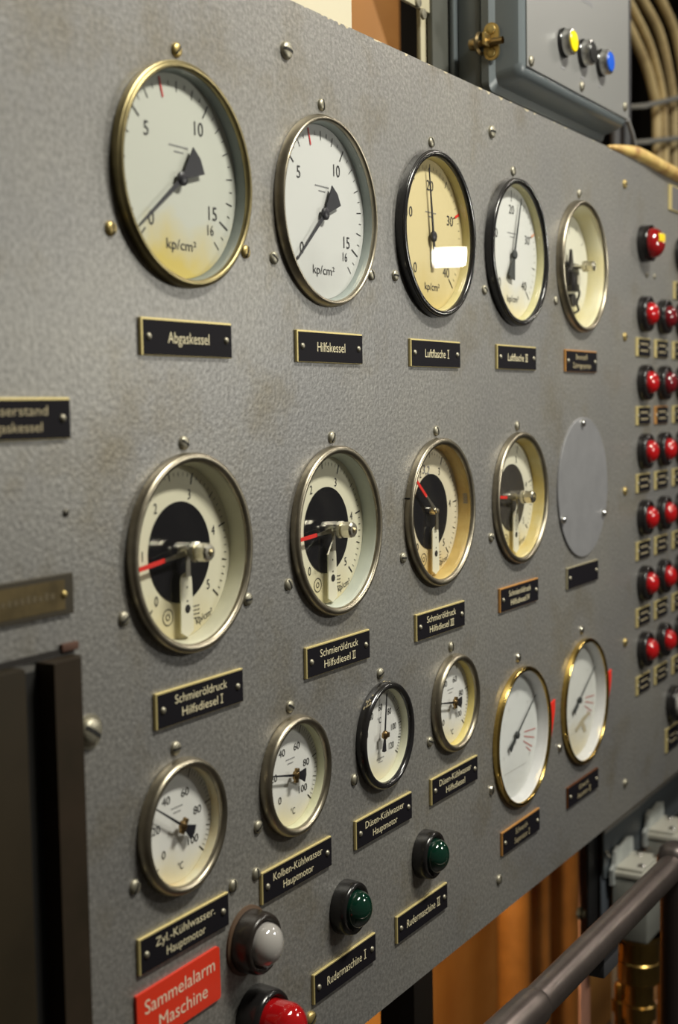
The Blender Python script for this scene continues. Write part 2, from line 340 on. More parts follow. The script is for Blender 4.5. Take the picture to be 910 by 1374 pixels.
def hub(t, y, r, m, x=0, z=0):
    bm = NB(); lathe(bm, [(r, y+0.0015), (r, y-0.001), (r*0.7, y-0.002), (r*0.35, y-0.0024), (0.0001, y-0.0024)], 24, x, z); finish('hub', bm, m, t)
def pressure_dial(t, y, kind, ptr_ang, L, tail, fan, unit='kp/cm²', red=None, redm=None, pm=None):
    yt = y-0.0004
    bm = NB(); tk = NB()
    if kind == 16:
        af = lambda v: 225-v*16.875
        ring_ticks(tk, yt, [v/2 for v in range(1, 32, 2)], af, .0755, .0715, .0007); ring_ticks(tk, yt, [v for v in range(0, 17) if v % 5], af, .0760, .0675, .0009); ring_ticks(tk, yt, (0, 5, 10, 15), af, .0765, .0635, .0015)
        for s, v in (('0', 0), ('5', 5), ('10', 10), ('15', 15)): a = radians(af(v)); text(bm, s, .0525*cos(a), .0515*sin(a), .0112, yt, xs=0.98)
        a = radians(-42); text(bm, '16', .0575*cos(a), .0575*sin(a), .0085, yt, xs=0.9)
        text(bm, unit, .002, -.0543, .0082, yt, width=.040)
    else:
        af = lambda v: 225-v*6.75
        ring_ticks(tk, yt, range(0, 41), af, .0750, .0710, .0006); ring_ticks(tk, yt, range(0, 41, 5), af, .0760, .0665, .0010); ring_ticks(tk, yt, (0, 10, 20, 30, 40), af, .0765, .0630, .0014)
        for s, v in (('0', 0), ('10', 10), ('20', 20), ('30', 30), ('40', 40)): a = radians(af(v)); text(bm, s, .0535*cos(a), .0535*sin(a), .0108, yt, xs=1.08)
        text(bm, unit, .003, -.0560, .0080, yt, width=.036)
    mk = NB()
    for i, wd in enumerate((.026, .0125)):   # maker's line, too small to read in the photo
        for j in range(9 if i == 0 else 5):
            n = 9 if i == 0 else 5; x = .001-wd/2+wd*(j+.5)/n; z = .0245-.0045*i; q = wd/n*.36
            mk.faces.new([mk.verts.new((x+dx, yt, z+dz)) for dx, dz in ((-q, -.0006), (q, -.0006), (q, .0006), (-q, .0006))])
    finish('maker_line', mk, GREYINK, t, False)
    finish('numerals', bm, INK, t, False); finish('scale_ticks', tk, INK, t, False)
    if red is not None:
        rk = NB(); ring_ticks(rk, yt-0.0002, [red], af, .0790, (.0675 if kind == 40 else .0630), .0030 if kind == 40 else .0020); finish('limit_mark', rk, redm or REDINK, t, False)
    pb = NB(); needle(pb, ptr_ang, L, tail, y-0.0045, fan=fan, pz=-.0018); finish('pointer', pb, pm or PTR, t, False)
    hub(t, y-0.0045, .0058, pm or PTR, 0, -.0018)

WG = wall_material('grey green case paint', (0.34, 0.38, 0.36))
g = gauge(1, 'pressure_gauge', 'gauge', 'round brass-rimmed pressure gauge with white dial at the top left, largest on the panel', BRASSY, wall_material('dark grey case paint', (0.25, 0.28, 0.27)), dial_mat('white dial yellowed at the bottom', (0.57, 0.585, 0.52), (0.62, 0.50, 0.15)), .004, .0815, 'lip', SCREWB, SCR1(50))
pressure_dial(g, .004, 16, 217, .0700, .0290, (.0018, .0125), red=7)
g = gauge(2, 'pressure_gauge', 'gauge', 'round nickel-rimmed pressure gauge with clean white dial above the Hilfskessel plate', NICKEL, WG, dial_mat('clean white dial', (0.63, 0.64, 0.62)), .004, .0815, 'round', SCREW, SCR1(95))
pressure_dial(g, .004, 16, 222.5, .0690, .0290, (.0018, .0118), red=7)
g = gauge(3, 'pressure_gauge', 'gauge', 'black-rimmed pressure gauge with yellowed dial and a lamp glare in its glass', BLACK, wall_material('yellow case paint', (0.62, 0.56, 0.30)), dial_mat('yellowed dial', (0.68, 0.58, 0.32), (0.60, 0.48, 0.20)), .004, .0815, 'lip', SCREW, SCR1(125)[:2])
pressure_dial(g, .004, 40, 97, .0725, .0330, (.0016, .0042), red=30, redm=REDP)
g = gauge(4, 'pressure_gauge', 'gauge', 'black-rimmed pressure gauge with white dial above the Luftflasche II plate', BLACK, wall_material('pale yellow case paint', (0.62, 0.58, 0.33)), dial_mat('white dial browned at the top', (0.70, 0.705, 0.67), (0.74, 0.66, 0.42)), .004, .0815, 'lip', SCREW, SCR1(100)[:2])
pressure_dial(g, .004, 40, 72, .0735, .0300, (.0018, .0100), red=30, redm=mat('faded red mark', (0.72, 0.36, 0.22), 0.6), pm=GPTR)

CREAM = dial_mat('cream dial', (0.74, 0.71, 0.54), (0.66, 0.58, 0.34)); WINDOW = mat('dark window disc', (0.010, 0.010, 0.012), 0.12, spec=0.5)
def contact_dial(t, y, a3, ptr, knob=True, window=WINDOW, stem=True, hand=None, white=True):
    yt = y-0.0004; step = 56
    def af(v): return a3-(v-3)*step if v >= 2 else a3+step+(2-v)*(228-a3-step)/2
    tk = NB(); ring_ticks(tk, yt, [v/10 for v in range(20, 51)], af, .0665, .0630, .0006); ring_ticks(tk, yt, (2.5, 3.5, 4.5), af, .0670, .0605, .0009); ring_ticks(tk, yt, (0, 1, 2, 3, 4, 5), af, .0675, .0580, .0014)
    finish('scale_ticks', tk, INK, t, False)
    bm = NB()
    for v in (0, 1, 2, 3, 4, 5): a = radians(af(v)); text(bm, str(v), .0495*cos(a), .0495*sin(a), .0082, yt, xs=0.85)
    text(bm, 'kp/cm²', .0315, -.0575, .0060, yt, width=.024, rot=radians(14))
    for i in range(4):
        for j in range(4):
            x = .0090+j*.0042; z = -.0480-i*.0034; bm.faces.new([bm.verts.new((x+a, yt, z+b+a*.12)) for a, b in ((0, 0), (.0034, 0), (.0034, .0009), (0, .0009))])
    lathe(bm, [(.0070, yt), (.0062, yt)], 32, -.0185, -.052); lathe(bm, [(.0028, yt), (.0020, yt)], 20, -.0185, -.052)
    finish('numerals', bm, INK, t, False)
    bm = NB(); lathe(bm, [(.0422, y), (.0422, y-.0006), (.0001, y-.0006)], 72); finish('window_disc', bm, window, t)
    if white:
        bm = NB(); pts = []
        for i in range(9): a = pi-pi*i/8; pts.append((.0075*cos(a), -.024+.0075*sin(a)))
        pts = pts + [(.0085, -.066), (0, -.0705), (-.0085, -.066)]
        prism(bm, pts, y-.0062, y-.005); finish('pointer_strip', bm, mat('cream pointer strip', (0.80, 0.77, 0.60), 0.5), t, False)
        bm = NB(); lathe(bm, [(.0036, y-.0064), (.0030, y-.0066), (.0001, y-.0066)], 20, .0008, -.0470); lathe(bm, [(.0010, y-.0064), (.0001, y-.0064)], 10, .0005, -.0290); lathe(bm, [(.0010, y-.0064), (.0001, y-.0064)], 10, .0005, -.0405); finish('strip_hole', bm, SLOT, t)
    a = radians(ptr); c, s = cos(a), sin(a)
    def pt(q, n): return (q*c-n*s, q*s+n*c)
    bm = NB(); prism(bm, [pt(.030, .0018), pt(.062, .0018), pt(.0635, 0), pt(.062, -.0018), pt(.030, -.0018)], y-.0075, y-.0066); finish('limit_pointer', bm, REDP, t, False)['label'] = 'red limit pointer'
    bm = NB(); prism(bm, [pt(0, .0028), pt(.030, .0012), pt(.030, -.0012), pt(0, -.0028)], y-.0080, y-.0070); prism(bm, [(-.0026, 0), (.0026, 0), (.0030, -.020), (-.0030, -.020)], y-.0085, y-.0075); finish('pointer_arm', bm, CHROME, t, False)
    bm = NB(); lathe(bm, [(.0045, y), (.0045, y-.006), (.0030, y-.0085), (.0030, y-.0095), (.0001, y-.0100)], 24, 0, .001); finish('hub', bm, CHROME, t)
    if knob:
        yk = -.0050
        bm = NB(); lathe(bm, [(.0030, y), (.0030, yk)], 16, 0, .001); lathe(bm, [(.0086, yk), (.0086, yk-.0038), (.0066, yk-.0042), (.0066, yk-.0055), (.0080, yk-.0060), (.0078, yk-.0140), (.0064, yk-.0160), (.0034, yk-.0162), (.0034, yk-.0130), (.0001, yk-.0130)], 10, 0, .001)
        finish('adjusting_knob', bm, CHROME, t, True, 25)
    if stem:
        bm = NB(); tube(bm, [(0.000, y-.009, -.004), (-.021, y-.0135, -.0215)], .0009, 8); finish('reset_lever', bm, CHROME, t)
g = gauge(6, 'contact_pressure_gauge', 'gauge', 'nickel contact gauge with cream dial and black centre above Hilfsdiesel I plate', NICKEL, wall_material('cream case paint', (0.62, 0.61, 0.48)), CREAM, .010, .0720, 'round', SCREW, SCR3(150))
contact_dial(g, .010, 73, 187, stem=False)
g = gauge(7, 'contact_pressure_gauge', 'gauge', 'nickel contact gauge with pale green inner wall and thin lever above Hilfsdiesel II plate', NICKEL, wall_material('pale green case paint', (0.56, 0.60, 0.54)), CREAM, .010, .0720, 'round', SCREW, SCR3(60)[:2])
contact_dial(g, .010, 68, 184)
g = gauge(8, 'contact_pressure_gauge', 'gauge', 'nickel contact gauge with amber-stained inner wall and red hand pointing up-left', NICKEL, wall_material('amber stained case paint', (0.60, 0.48, 0.20), (0.48, 0.30, 0.08)), dial_mat('tan dial', (0.72, 0.65, 0.47), (0.70, 0.52, 0.2)), .010, .0720, 'round', SCREW, SCR3(115)[:2])
contact_dial(g, .010, 63, 141.5, knob=False, stem=False)
bm = NB(); text(bm, '3,2', -.010, .0475, .0095, .0094, width=.017, rot=radians(-8)); finish('pencil_mark', bm, GREYINK, g, False)
bm = NB(); Rb = DIM[3][0]; a = radians(166)
box(bm, -Rb-.0004, -Rb+.0006, -.0075, -.001, .0195, .0212); finish('rim_notch', bm, SLOT, g, False)
bm = NB()
for i in range(6): 
    a0 = radians(12-i*1.6); r = .0733
    bm.faces.new([bm.verts.new((r*cos(a0+e)*f, yy, r*sin(a0+e)*f)) for e, yy, f in ((-.009, .0065, .997), (.009, .0065, .997), (.009, -.0015, 1.008), (-.009, -.0015, 1.008))])
finish('wall_stamp', bm, GREYINK, g, False)
g = gauge(9, 'contact_pressure_gauge', 'gauge', 'nickel contact gauge with yellow wall and greyish centre above Hilfsdiesel IV plate', NICKEL, wall_material('yellowed case paint', (0.64, 0.58, 0.34), (0.62, 0.46, 0.12)), dial_mat('cream dial stained below', (0.76, 0.73, 0.58), (0.72, 0.58, 0.22)), .010, .0720, 'round', SCREW, SCR3(95)[:2])
contact_dial(g, .010, 72, 176, window=mat('grey window disc', (0.055, 0.050, 0.045), 0.22))
# gauge 5: open movement
g = gauge(5, 'contact_pressure_gauge', 'gauge', 'nickel gauge with cream empty dial and dark open movement at the top row right end', NICKEL, wall_material('cream yellow case paint', (0.62, 0.59, 0.42), (0.60, 0.53, 0.28)), dial_mat('cream yellow dial', (0.78, 0.76, 0.62), (0.70, 0.62, 0.30)), .016, .0735, 'round', SCREW, SCR1(40)[:2])
y = .016
bm = NB(); af = lambda v: 225-v*27
tk = NB(); ring_ticks(tk, y-.0004, range(2, 8), af, .066, .058, .0012); finish('scale_ticks', tk, INK, g, False)
for s, v in (('4', 4), ('5', 5)): a = radians(af(v)); text(bm, s, .05*cos(a), .05*sin(a), .008, y-.0004, xs=.7)
finish('numerals', bm, INK, g, False)
DK = mat('dark movement metal', (0.035, 0.032, 0.035), 0.35, 0.6)
bm = NB(); box(bm, -.030, .014, y-.010, y-.002, -.026, -.002, .001); box(bm, -.024, .004, y-.014, y-.006, -.034, -.008, .001); prism(bm, [(-.018, -.002), (-.002, -.002), (-.008, .024), (-.011, .024)], y-.008, y-.005); box(bm, -.034, .024, y-.006, y-.003, .002, .006)
finish('movement_bracket', bm, DK, g)
bm = NB(); lathe(bm, [(.009, y), (.009, y-.012), (.0001, y-.012)], 24, -.012, -.046); tube(bm, bez([(.012, y-.006, -.022), (.024, y-.006, -.034), (.014, y-.006, -.048), (.020, y-.006, -.058), (-.004, y-.006, -.064)]), .0018, 8); finish('contact_spring', bm, DK, g)
bm = NB(); box(bm, -.006, .002, y-.0155, y-.0145, -.024, -.012); finish('terminal', bm, mat('pale terminal', (.75, .7, .55), .5), g)
bm = NB(); yk = -.005; lathe(bm, [(.0030, y), (.0030, yk)], 16); lathe(bm, [(.0078, yk), (.0078, yk-.0055), (.0062, yk-.006), (.0062, yk-.007), (.0070, yk-.0075), (.0070, yk-.0150), (.0055, yk-.0165), (.0001, yk-.0165)], 10); finish('adjusting_knob', bm, CHROME, g, True, 25)

def thermo_dial(t, y, ptr, kind=100, tipL=.040, brasshub=True):
    yt = y-.0004; tk = NB(); bm = NB()
    if kind == 100:
        af = lambda v: 228-v*2.7
        ring_ticks(tk, yt, range(0, 101, 2), af, .0465, .0425, .00045); ring_ticks(tk, yt, range(0, 101, 10), af, .0468, .0410, .0006); ring_ticks(tk, yt, range(0, 101, 20), af, .0472, .0395, .0011)
        for v in range(0, 101, 20): a = radians(af(v)); text(bm, str(v), .0285*cos(a), .0270*sin(a), .0067, yt, xs=1.15)
        text(bm, '°C', .003, -.0355, .0062, yt, xs=.8)
    else:
        af = lambda v: 210-v*2.05
        ring_ticks(tk, yt, range(0, 121, 2), af, .0465, .0425, .0005); ring_ticks(tk, yt, range(0, 121, 10), af, .0470, .0410, .0010)
        for v in (20, 40, 60, 80, 100, 120): a = radians(af(v)); text(bm, str(v), .0300*cos(a), .0285*sin(a), .0068, yt, xs=.86)
        text(bm, '°C', -.0010, .0150, .0062, yt, xs=.8)
    finish('numerals', bm, INK, t, False); finish('scale_ticks', tk, INK, t, False)
    bm = NB()
    for i, wd in enumerate((.016, .010)):
        for j in range(5): x = -wd/2+wd*(j+.5)/5; q = wd*.07; z = .0150-.004*i + (0 if kind == 100 else -.04); bm.faces.new([bm.verts.new((x+a, yt, z+b)) for a, b in ((-q, -.0005), (q, -.0005), (q, .0005), (-q, .0005))])
    finish('maker_line', bm, GREYINK, t, False)
    pb = NB(); needle(pb, ptr, tipL, .0170, y-.0065, .0013, .0006, (.0016, .0065) if kind == 100 else (.0012, .0042), th=.0008); finish('pointer', pb, PTR, t, False)
    hub(t, y-.0065, .0045, mat('dark brass hub', (.30, .20, .09), .35, 1) if brasshub else PTR)
    bm = NB(); box(bm, -.0028, .0028, y-.0085, y-.0055, -.0068, .0068, .0008); o = finish('balance_bar', bm, MATS['dark brass hub'], t); o.rotation_euler = (0, -radians(ptr), 0)
WT = dial_mat('white thermometer dial', (0.80, 0.80, 0.77), (0.76, 0.70, 0.50), R=.048)
g = gauge(11, 'thermometer_gauge', 'thermometer', 'nickel dial thermometer above the Zyl.-Kühlwasser plate, lowest left on the panel', NICKEL, wall_material('cream thermometer case', (0.66, 0.66, 0.52), (.66, .50, .25)), WT, .003, .0478, 'round', SCREW, SCR4(0))
thermo_dial(g, .003, 146.5)
g = gauge(12, 'thermometer_gauge', 'thermometer', 'nickel dial thermometer above the Kolben-Kühlwasser plate, needle pointing left', NICKEL, wall_material('pale yellow thermometer case', (0.70, 0.70, 0.50)), WT, .003, .0478, 'round', SCREW, SCR4(150))
thermo_dial(g, .003, 168)
g = gauge(13, 'thermometer_gauge', 'thermometer', 'black-rimmed dial thermometer with chipped rim and needle pointing straight up', BLACK, wall_material('ivory thermometer case', (0.72, 0.72, 0.56)), WT, .003, .0478, 'round', SCREW, SCR4(20))
thermo_dial(g, .003, 83, 120, .042)
bm = NB(); Rf = DIM[4][1]
for i in range(16):
    a = radians(random.choice([random.uniform(118, 152), random.uniform(75, 100), random.uniform(130, 140)])); yy = -random.uniform(.0005, .0078); q = random.uniform(.0006, .0016); rr = DIM[4][0]+.00015
    rr = DIM[4][0]+.0002 if yy > -.004 else DIM[4][1]+.0009
    tcx, tcz = rr*cos(a), rr*sin(a); bm.faces.new([bm.verts.new((tcx-sin(a)*q*math.cos(b)*1.6, yy+q*.8*math.sin(b), tcz+cos(a)*q*math.cos(b)*1.6)) for b in [k*pi/3+random.uniform(-.3, .3) for k in range(6)]])
finish('chipped_paint', bm, mat('bare metal chips', (.55, .47, .30), .5, .5), g, False)
g = gauge(14, 'thermometer_gauge', 'thermometer', 'nickel dial thermometer with yellow inner wall beside the brass gauges', NICKEL, wall_material('yellow thermometer case', (0.68, 0.60, 0.26), (.70, .55, .16)), WT, .003, .0478, 'round', SCREW, SCR4(95))
thermo_dial(g, .003, 171)

def brass_dial(t, y, ang):
    yt = y-.0004; bm = NB()
    for a0, q0, q1 in ((-5, .034, .072), (-14.5, .034, .070), (-25, .034, .066), (-31, .046, .064)):
        ring_ticks(bm, yt, [0], lambda v, a=a0: a, q1, q0, .0016)
    finish('red_sector_marks', bm, mat('faded red marks', (.62, .22, .20), .6), t, False)
    bm = NB()
    for s, x, z in (('0', -.033, -.023), ('2', -.030, .018), ('4', -.016, .036), ('6', .012, .052), ('8', .045, .035), ('12', .050, -.036)): text(bm, s, x, z, .0045, yt, xs=.7)
    for j in range(16): x = -.032+j*.0045; bm.faces.new([bm.verts.new((x+a, yt, -.0450+b)) for a, b in ((0, 0), (.0032, 0), (.0032, .0007), (0, .0007))])
    for j in range(25): ring_ticks(bm, yt, [j], lambda v: 225-v*11.25, .064, .062, .0004)
    finish('numerals', bm, mat('pale dial print', (.40, .40, .38), .6), t, False)
    pb = NB(); needle(pb, ang, .074, .026, y-.004, .0014, .0006, (.0016, .0046), px=.003); finish('pointer', pb, GPTR, t, False); hub(t, y-.004, .0050, GPTR, .003)
WB = dial_mat('white enamel dial', (0.80, 0.82, 0.80))
WW = wall_material('white case enamel', (0.80, 0.82, 0.80))
SC5 = ((95, .1035, 100), (206, .1055, 80))
g = gauge(15, 'pressure_gauge', 'gauge', 'polished brass-rimmed gauge with white dial, nearer of the two brass ones', BRASS, WW, WB, .010, .0795, 'lip', CHROME, SC5); brass_dial(g, .010, 33)
g = gauge(16, 'pressure_gauge', 'gauge', 'polished brass-rimmed gauge with white dial, farther brass one at the lower right', BRASS, WW, dial_mat('white enamel dial with brown stain', (0.80, 0.81, 0.77), (.72, .66, .48)), .010, .0795, 'lip', CHROME, SC5); brass_dial(g, .010, 31)
bm = NB(); prism(bm, [(-.028, 0), (.002, .011), (.030, .014), (.034, .010), (.006, .003), (.018, -.012), (.008, -.013), (-.004, .000), (-.024, -.006)], .0094, .0097)
o = finish('dirt_smear', bm, mat('brown dirt smear', (.52, .46, .32), .7), g, False); o.location = (.020, 0, -.040)
RED = mat('red marker sheet', (0.80, 0.028, 0.014), 0.5)
for k, lab in ((15, 'red wedge marker sticking out beside the nearer brass gauge'), (16, 'red wedge marker sticking out beside the farther brass gauge')):
    cx, cz = GC[k]; bm = NB(); prism(bm, [(.0905, .021), (.113, .026), (.1120, .010), (.0945, -.034), (.0905, -.034)], -.0022, -.0004); o = finish('limit_marker', bm, RED, None, False); o.location = (cx, 0, cz); tag(o, lab, 'marker')

# blank cover disc
bm = NB(); lathe(bm, [(.0978, 0), (.0978, -.0022), (.0970, -.0030), (.05, -.0030), (.0001, -.0030)], 96)
cov = finish('blank_cover', bm, mat('grey cover paint', (.225, .225, .235), .38, bump=.12, bscale=260, var=.12, vscale=30)); cov.location = (1.2284, 0, -.0477); tag(cov, 'plain grey round cover plate held by three silver screws', 'cover plate')
for x, z in ((-.0078, .0895), (-.0840, -.0395), (.0760, -.0423)):
    bm = NB(); lathe(bm, [(.0055, 0), (.0054, -.002), (.0040, -.0042), (.0018, -.005), (.0001, -.0052)], 20); o = finish('cover_screw', bm, mat('bright screw', (.7, .7, .68), .25, 1), cov); o.location = (x, -.003, z)

# ------------------------------------------------------------------ nameplates
PW, PH = .1222, .0297
def rivet(t, x, z, r, m, y=-.0034):
    bm = NB(); lathe(bm, [(r, y), (r*.9, y-r*.3), (r*.6, y-r*.55), (r*.25, y-r*.65), (.0001, y-r*.66)], 16, x, z); finish('rivet', bm, m, t)
def roman_bars(bm, x, z, n, cap, y):
    sp = cap*.42
    for i in range(n):
        xx = x+(i-(n-1)/2)*sp
        box(bm, xx-cap*.065, xx+cap*.065, y-.0001, y+.0001, z-cap*.5, z+cap*.5)
    wd = sp*(n-1)/2+cap*.24
    for s in (-1, 1): box(bm, x-wd, x+wd, y-.0001, y+.0001, z+s*cap*.5-cap*.06, z+s*cap*.5+cap*.06)
def nameplate(x, z, lines, label, roman=None, edge=None, letter=None, face=None, w_=PW, h_=PH, caps=None, rv=True, group=None, widths=None):
    t = tag(empty('nameplate', (x, 0, z)), label, 'nameplate', group)
    bm = NB(); box(bm, -w_/2, w_/2, -.0030, 0, -h_/2, h_/2, .0004, 1); finish('backing', bm, edge or PLATEBR, t)
    bm = NB(); b_ = .0020; box(bm, -w_/2+b_, w_/2-.0004, -.0033, -.0025, -h_/2+.0006, h_/2-b_*.8); finish('enamel_face', bm, face or PLATEBK, t, False)
    n = len(lines)
    if n:
        bm = NB(); y = -.0036
        for i, s in enumerate(lines):
            cap = (caps or (.0088 if n == 1 else .0072)); zz = 0 if n == 1 else (.0058 if i == 0 else -.0058)
            wd = (widths[i] if widths else len(s)*cap*(.62 if n == 1 else .72))
            if roman and i == n-1:
                rw = cap*(.42*(roman-1)+.55) if roman <= 3 else cap*1.2
                text(bm, s, -rw*.6, zz, cap, y, width=wd, bold=-.00003)
                xx = -rw*.6+wd/2+rw*.5+cap*.5
                if roman <= 3: roman_bars(bm, xx, zz, roman, cap, y)
                else: text(bm, 'IV', xx, zz, cap, y, width=cap*1.1)
            else: text(bm, s, 0, zz, cap, y, width=wd, bold=-.00003)
        finish('lettering', bm, letter or LETTER, t, False)
    if rv:
        for s in (-1, 1): rivet(t, s*.0525, 0, .0030, SCREW)
    return t
nameplate(.3124, .1277, ['Abgaskessel'], 'black nameplate lettered Abgaskessel', widths=[.056])
nameplate(.5397, .1270, ['Hilfskessel'], 'black nameplate lettered Hilfskessel', widths=[.052])
nameplate(.7665, .1268, ['Luftflasche'], 'black nameplate lettered Luftflasche I', 1, widths=[.050])
nameplate(.9929, .1276, ['Luftflasche'], 'black nameplate lettered Luftflasche II', 2, widths=[.050])
nameplate(1.2197, .1277, ['Brennstoff-', 'Zubringerpumpe'], 'black nameplate under the open-movement gauge, two faint lines', edge=PLATEOR, letter=LETDIM, widths=[.046, .070])
nameplate(.3179, -.1704, ['Schmieröldruck', 'Hilfsdiesel'], 'black nameplate lettered Schmieröldruck Hilfsdiesel I', 1, widths=[.073, .050])
nameplate(.5454, -.1701, ['Schmieröldruck', 'Hilfsdiesel'], 'black nameplate lettered Schmieröldruck Hilfsdiesel II', 2, widths=[.073, .050])
nameplate(.7718, -.1703, ['Schmieröldruck', 'Hilfsdiesel'], 'black nameplate lettered Schmieröldruck Hilfsdiesel III', 3, widths=[.073, .048])
nameplate(.9959, -.1700, ['Schmieröldruck', 'Hilfsdiesel'], 'copper-edged black nameplate lettered Schmieröldruck Hilfsdiesel IV', 4, edge=PLATEOR, widths=[.070, .048])
nameplate(1.2235, -.1696, [], 'blank black nameplate with pale brass frame under the round cover', edge=mat('pale brass frame', (.55, .50, .34), .45, .8))
nameplate(.2884, -.3612, ['Zyl.-Kühlwasser.', 'Hauptmotor'], 'black nameplate lettered Zyl.-Kühlwasser Hauptmotor', widths=[.081, .053])
nameplate(.4630, -.3613, ['Kolben-Kühlwasser', 'Hauptmotor'], 'black nameplate lettered Kolben-Kühlwasser Hauptmotor', widths=[.086, .053])
nameplate(.6333, -.3607, ['Düsen-Kühlwasser', 'Hauptmotor'], 'black nameplate lettered Düsen-Kühlwasser Hauptmotor', widths=[.084, .053])
nameplate(.8033, -.3598, ['Düsen-Kühlwasser', 'Hilfsdiesel'], 'black nameplate lettered Düsen-Kühlwasser Hilfsdiesel', widths=[.084, .050])
nameplate(.5482, -.4878, ['Rudermaschine'], 'black nameplate lettered Rudermaschine I', 1, widths=[.068])
nameplate(.7179, -.4880, ['Rudermaschine'], 'black nameplate lettered Rudermaschine II', 2, widths=[.068])
nameplate(.9964, -.4752, ['Schweröl-', 'Separator'], 'copper-edged black nameplate under the nearer brass gauge', 1, edge=PLATEOR, letter=LETDIM, widths=[.040, .042])
nameplate(1.2222, -.4752, ['Schweröl-', 'Separator'], 'dark copper-edged nameplate under the farther brass gauge', 2, edge=mat('dark copper edge', (.30, .12, .05), .45, 1), letter=LETDIM, widths=[.040, .042])
nameplate(.1056, .0653, ['Wasserstand', 'Abgaskessel'], 'black nameplate at the left picture edge, two lines of gold letters', letter=LETDIM, caps=.0068, widths=[.074, .062])
# tarnished brass plate at the left edge
t = tag(empty('nameplate', (.1035, 0, -.0622)), 'tarnished brown brass nameplate at the left picture edge, lettering worn away', 'nameplate')
TB = mat('tarnished brass plate', (.17, .125, .055), .45, .6, var=.5, vscale=40)
bm = NB(); box(bm, -PW/2, PW/2, -.003, 0, -.0150, .0150, .0005, 1); finish('backing', bm, mat('dark tarnish', (.06, .05, .035), .5, .5), t)
bm = NB(); box(bm, -PW/2+.003, PW/2-.010, -.0034, -.0025, -.0110, .0110); finish('worn_face', bm, TB, t, False)
bm = NB()
for j in range(14): x = -.045+j*.0062; h = random.uniform(.0015, .0035); bm.faces.new([bm.verts.new((x+a, -.0036, b)) for a, b in ((0, -.002), (.0042, -.002), (.0042, h), (0, h))])
finish('worn_letters', bm, mat('worn letters', (.10, .075, .035), .6), t, False)
rivet(t, .0500, 0, .0030, SCREWB)
# red alarm plate
t = tag(empty('alarm_plate', (.2792, 0, -.4133)), 'bright red plate lettered Sammelalarm Maschine at the lower left', 'sign')
bm = NB(); w2, h2, rr = .0562, .0232, .003; pts = []
for cx_, cz_, a0 in ((w2-rr, h2-rr, 0), (-w2+rr*.3, h2-rr*.3, 90), (-w2+rr*.3, -h2+rr*.3, 180), (w2-rr, -h2+rr, 270)):
    q = rr if cx_ > 0 else rr*.3
    for i in range(5): a = radians(a0+i*22.5); pts.append((cx_+q*cos(a), cz_+q*sin(a)))
prism(bm, pts, -.0028, 0); finish('plate', bm, mat('red alarm plastic', (.72, .040, .014), .38), t, False)
bm = NB(); text(bm, 'Sammelalarm', .001, .0100, .0115, -.0030, width=.095); text(bm, 'Maschine', .004, -.0085, .0115, -.0030, width=.066); finish('lettering', bm, mat('pale letters', (.80, .66, .50), .6), t, False)

t.rotation_euler = (0, -0.015, 0)
# ------------------------------------------------------------------ loose screws in the panel
panel_screw(.4729, .3915, .0082, radians(-8), 'large steel slotted screw at the top, between the first two gauges')
panel_screw(.9253, .3928, .0075, radians(0), 'steel slotted screw near the top edge below the control box')
for z, lab in ((.3949, 'topmost of the brass screws left of the red lamp columns'), (.1683, 'second brass screw down left of the red lamp columns'), (-.0644, 'middle brass screw left of the red lamp columns'), (-.2964, 'fourth brass screw down left of the red lamp columns'), (-.5159, 'lowest screw left of the red lamp columns, near the panel bottom edge')):
    panel_screw(1.4098, z, .0066, radians(0), lab, SCREWB if z > -.5 else SCREW)
panel_screw(.3605, -.3448, .0056, radians(85), 'small dull screw at the top right corner of the Zyl.-Kühlwasser plate')
panel_screw(.3965, -.3453, .0056, radians(95), 'small dull screw left of the Kolben-Kühlwasser plate')
panel_screw(.9297, -.5178, .0062, radians(90), 'single screw near the panel bottom edge below the copper-edged plate')
panel_screw(.4835, -.5151, .0075, radians(30), 'brass screw beside the red lamp at the bottom', SCREWB)
panel_screw(.1618, -.0035, .0030, radians(30), 'tiny dark screw between the two left nameplates', mat('dark screw', (.14, .13, .11), .5, .8))
panel_screw(1.5177, .2685, .0042, radians(20), 'left of two small screws under the yellow-taped lamp')
panel_screw(1.5557, .2689, .0042, radians(70), 'right of two small screws under the yellow-taped lamp')
o = panel_screw(.1800, -.1695, .0105, radians(-35), 'big slotted screw with washer beside the dark cabinet frame')
bm = NB(); lathe(bm, [(.0135, 0), (.0135, -.0012), (.0100, -.0014)], 32); finish('washer', bm, SCREW, o)

# ------------------------------------------------------------------ indicator lamps
RINGBK = mat('black lamp bakelite', (.014, .013, .013), .20, spec=.5)
def domemat(n, c, tr=.0): 
    m = mat(n, c, .10, coat=1.0); return m
def indicator(x, z, label, dome, R=.0280, hb=.014, rd=.0174, hd=.0130, group=None, base=None, cyl=0.0, fl=None):
    t = tag(empty('indicator_lamp', (x, 0, z)), label, 'lamp', group)
    bm = NB(); lathe(bm, [(R*.99, 0), (R, -.001), (R*.97, -hb*.80), (R*.93, -hb*.95), (R*.88, -hb), (rd*1.18, -hb*1.0), (rd*1.05, -hb*.86), (rd*.8, -hb*.8)], 48); finish('ring', bm, base or RINGBK, t, True, 45)
    pr = [(rd, -hb*.75), (rd, -hb-cyl)] + [(rd*cos(a), -hb-cyl-hd*sin(a)) for a in [i*pi/2/9 for i in range(1, 9)]] + [(.0001, -hb-cyl-hd)]
    bm = NB(); lathe(bm, pr, 40); finish('dome', bm, dome, t, True, 60)
    if fl: bm = NB(); lathe(bm, [(R*1.10, 0), (R*1.10, -.002), (R*.98, -.003)], 48); finish('base_flange', bm, fl, t)
    return t
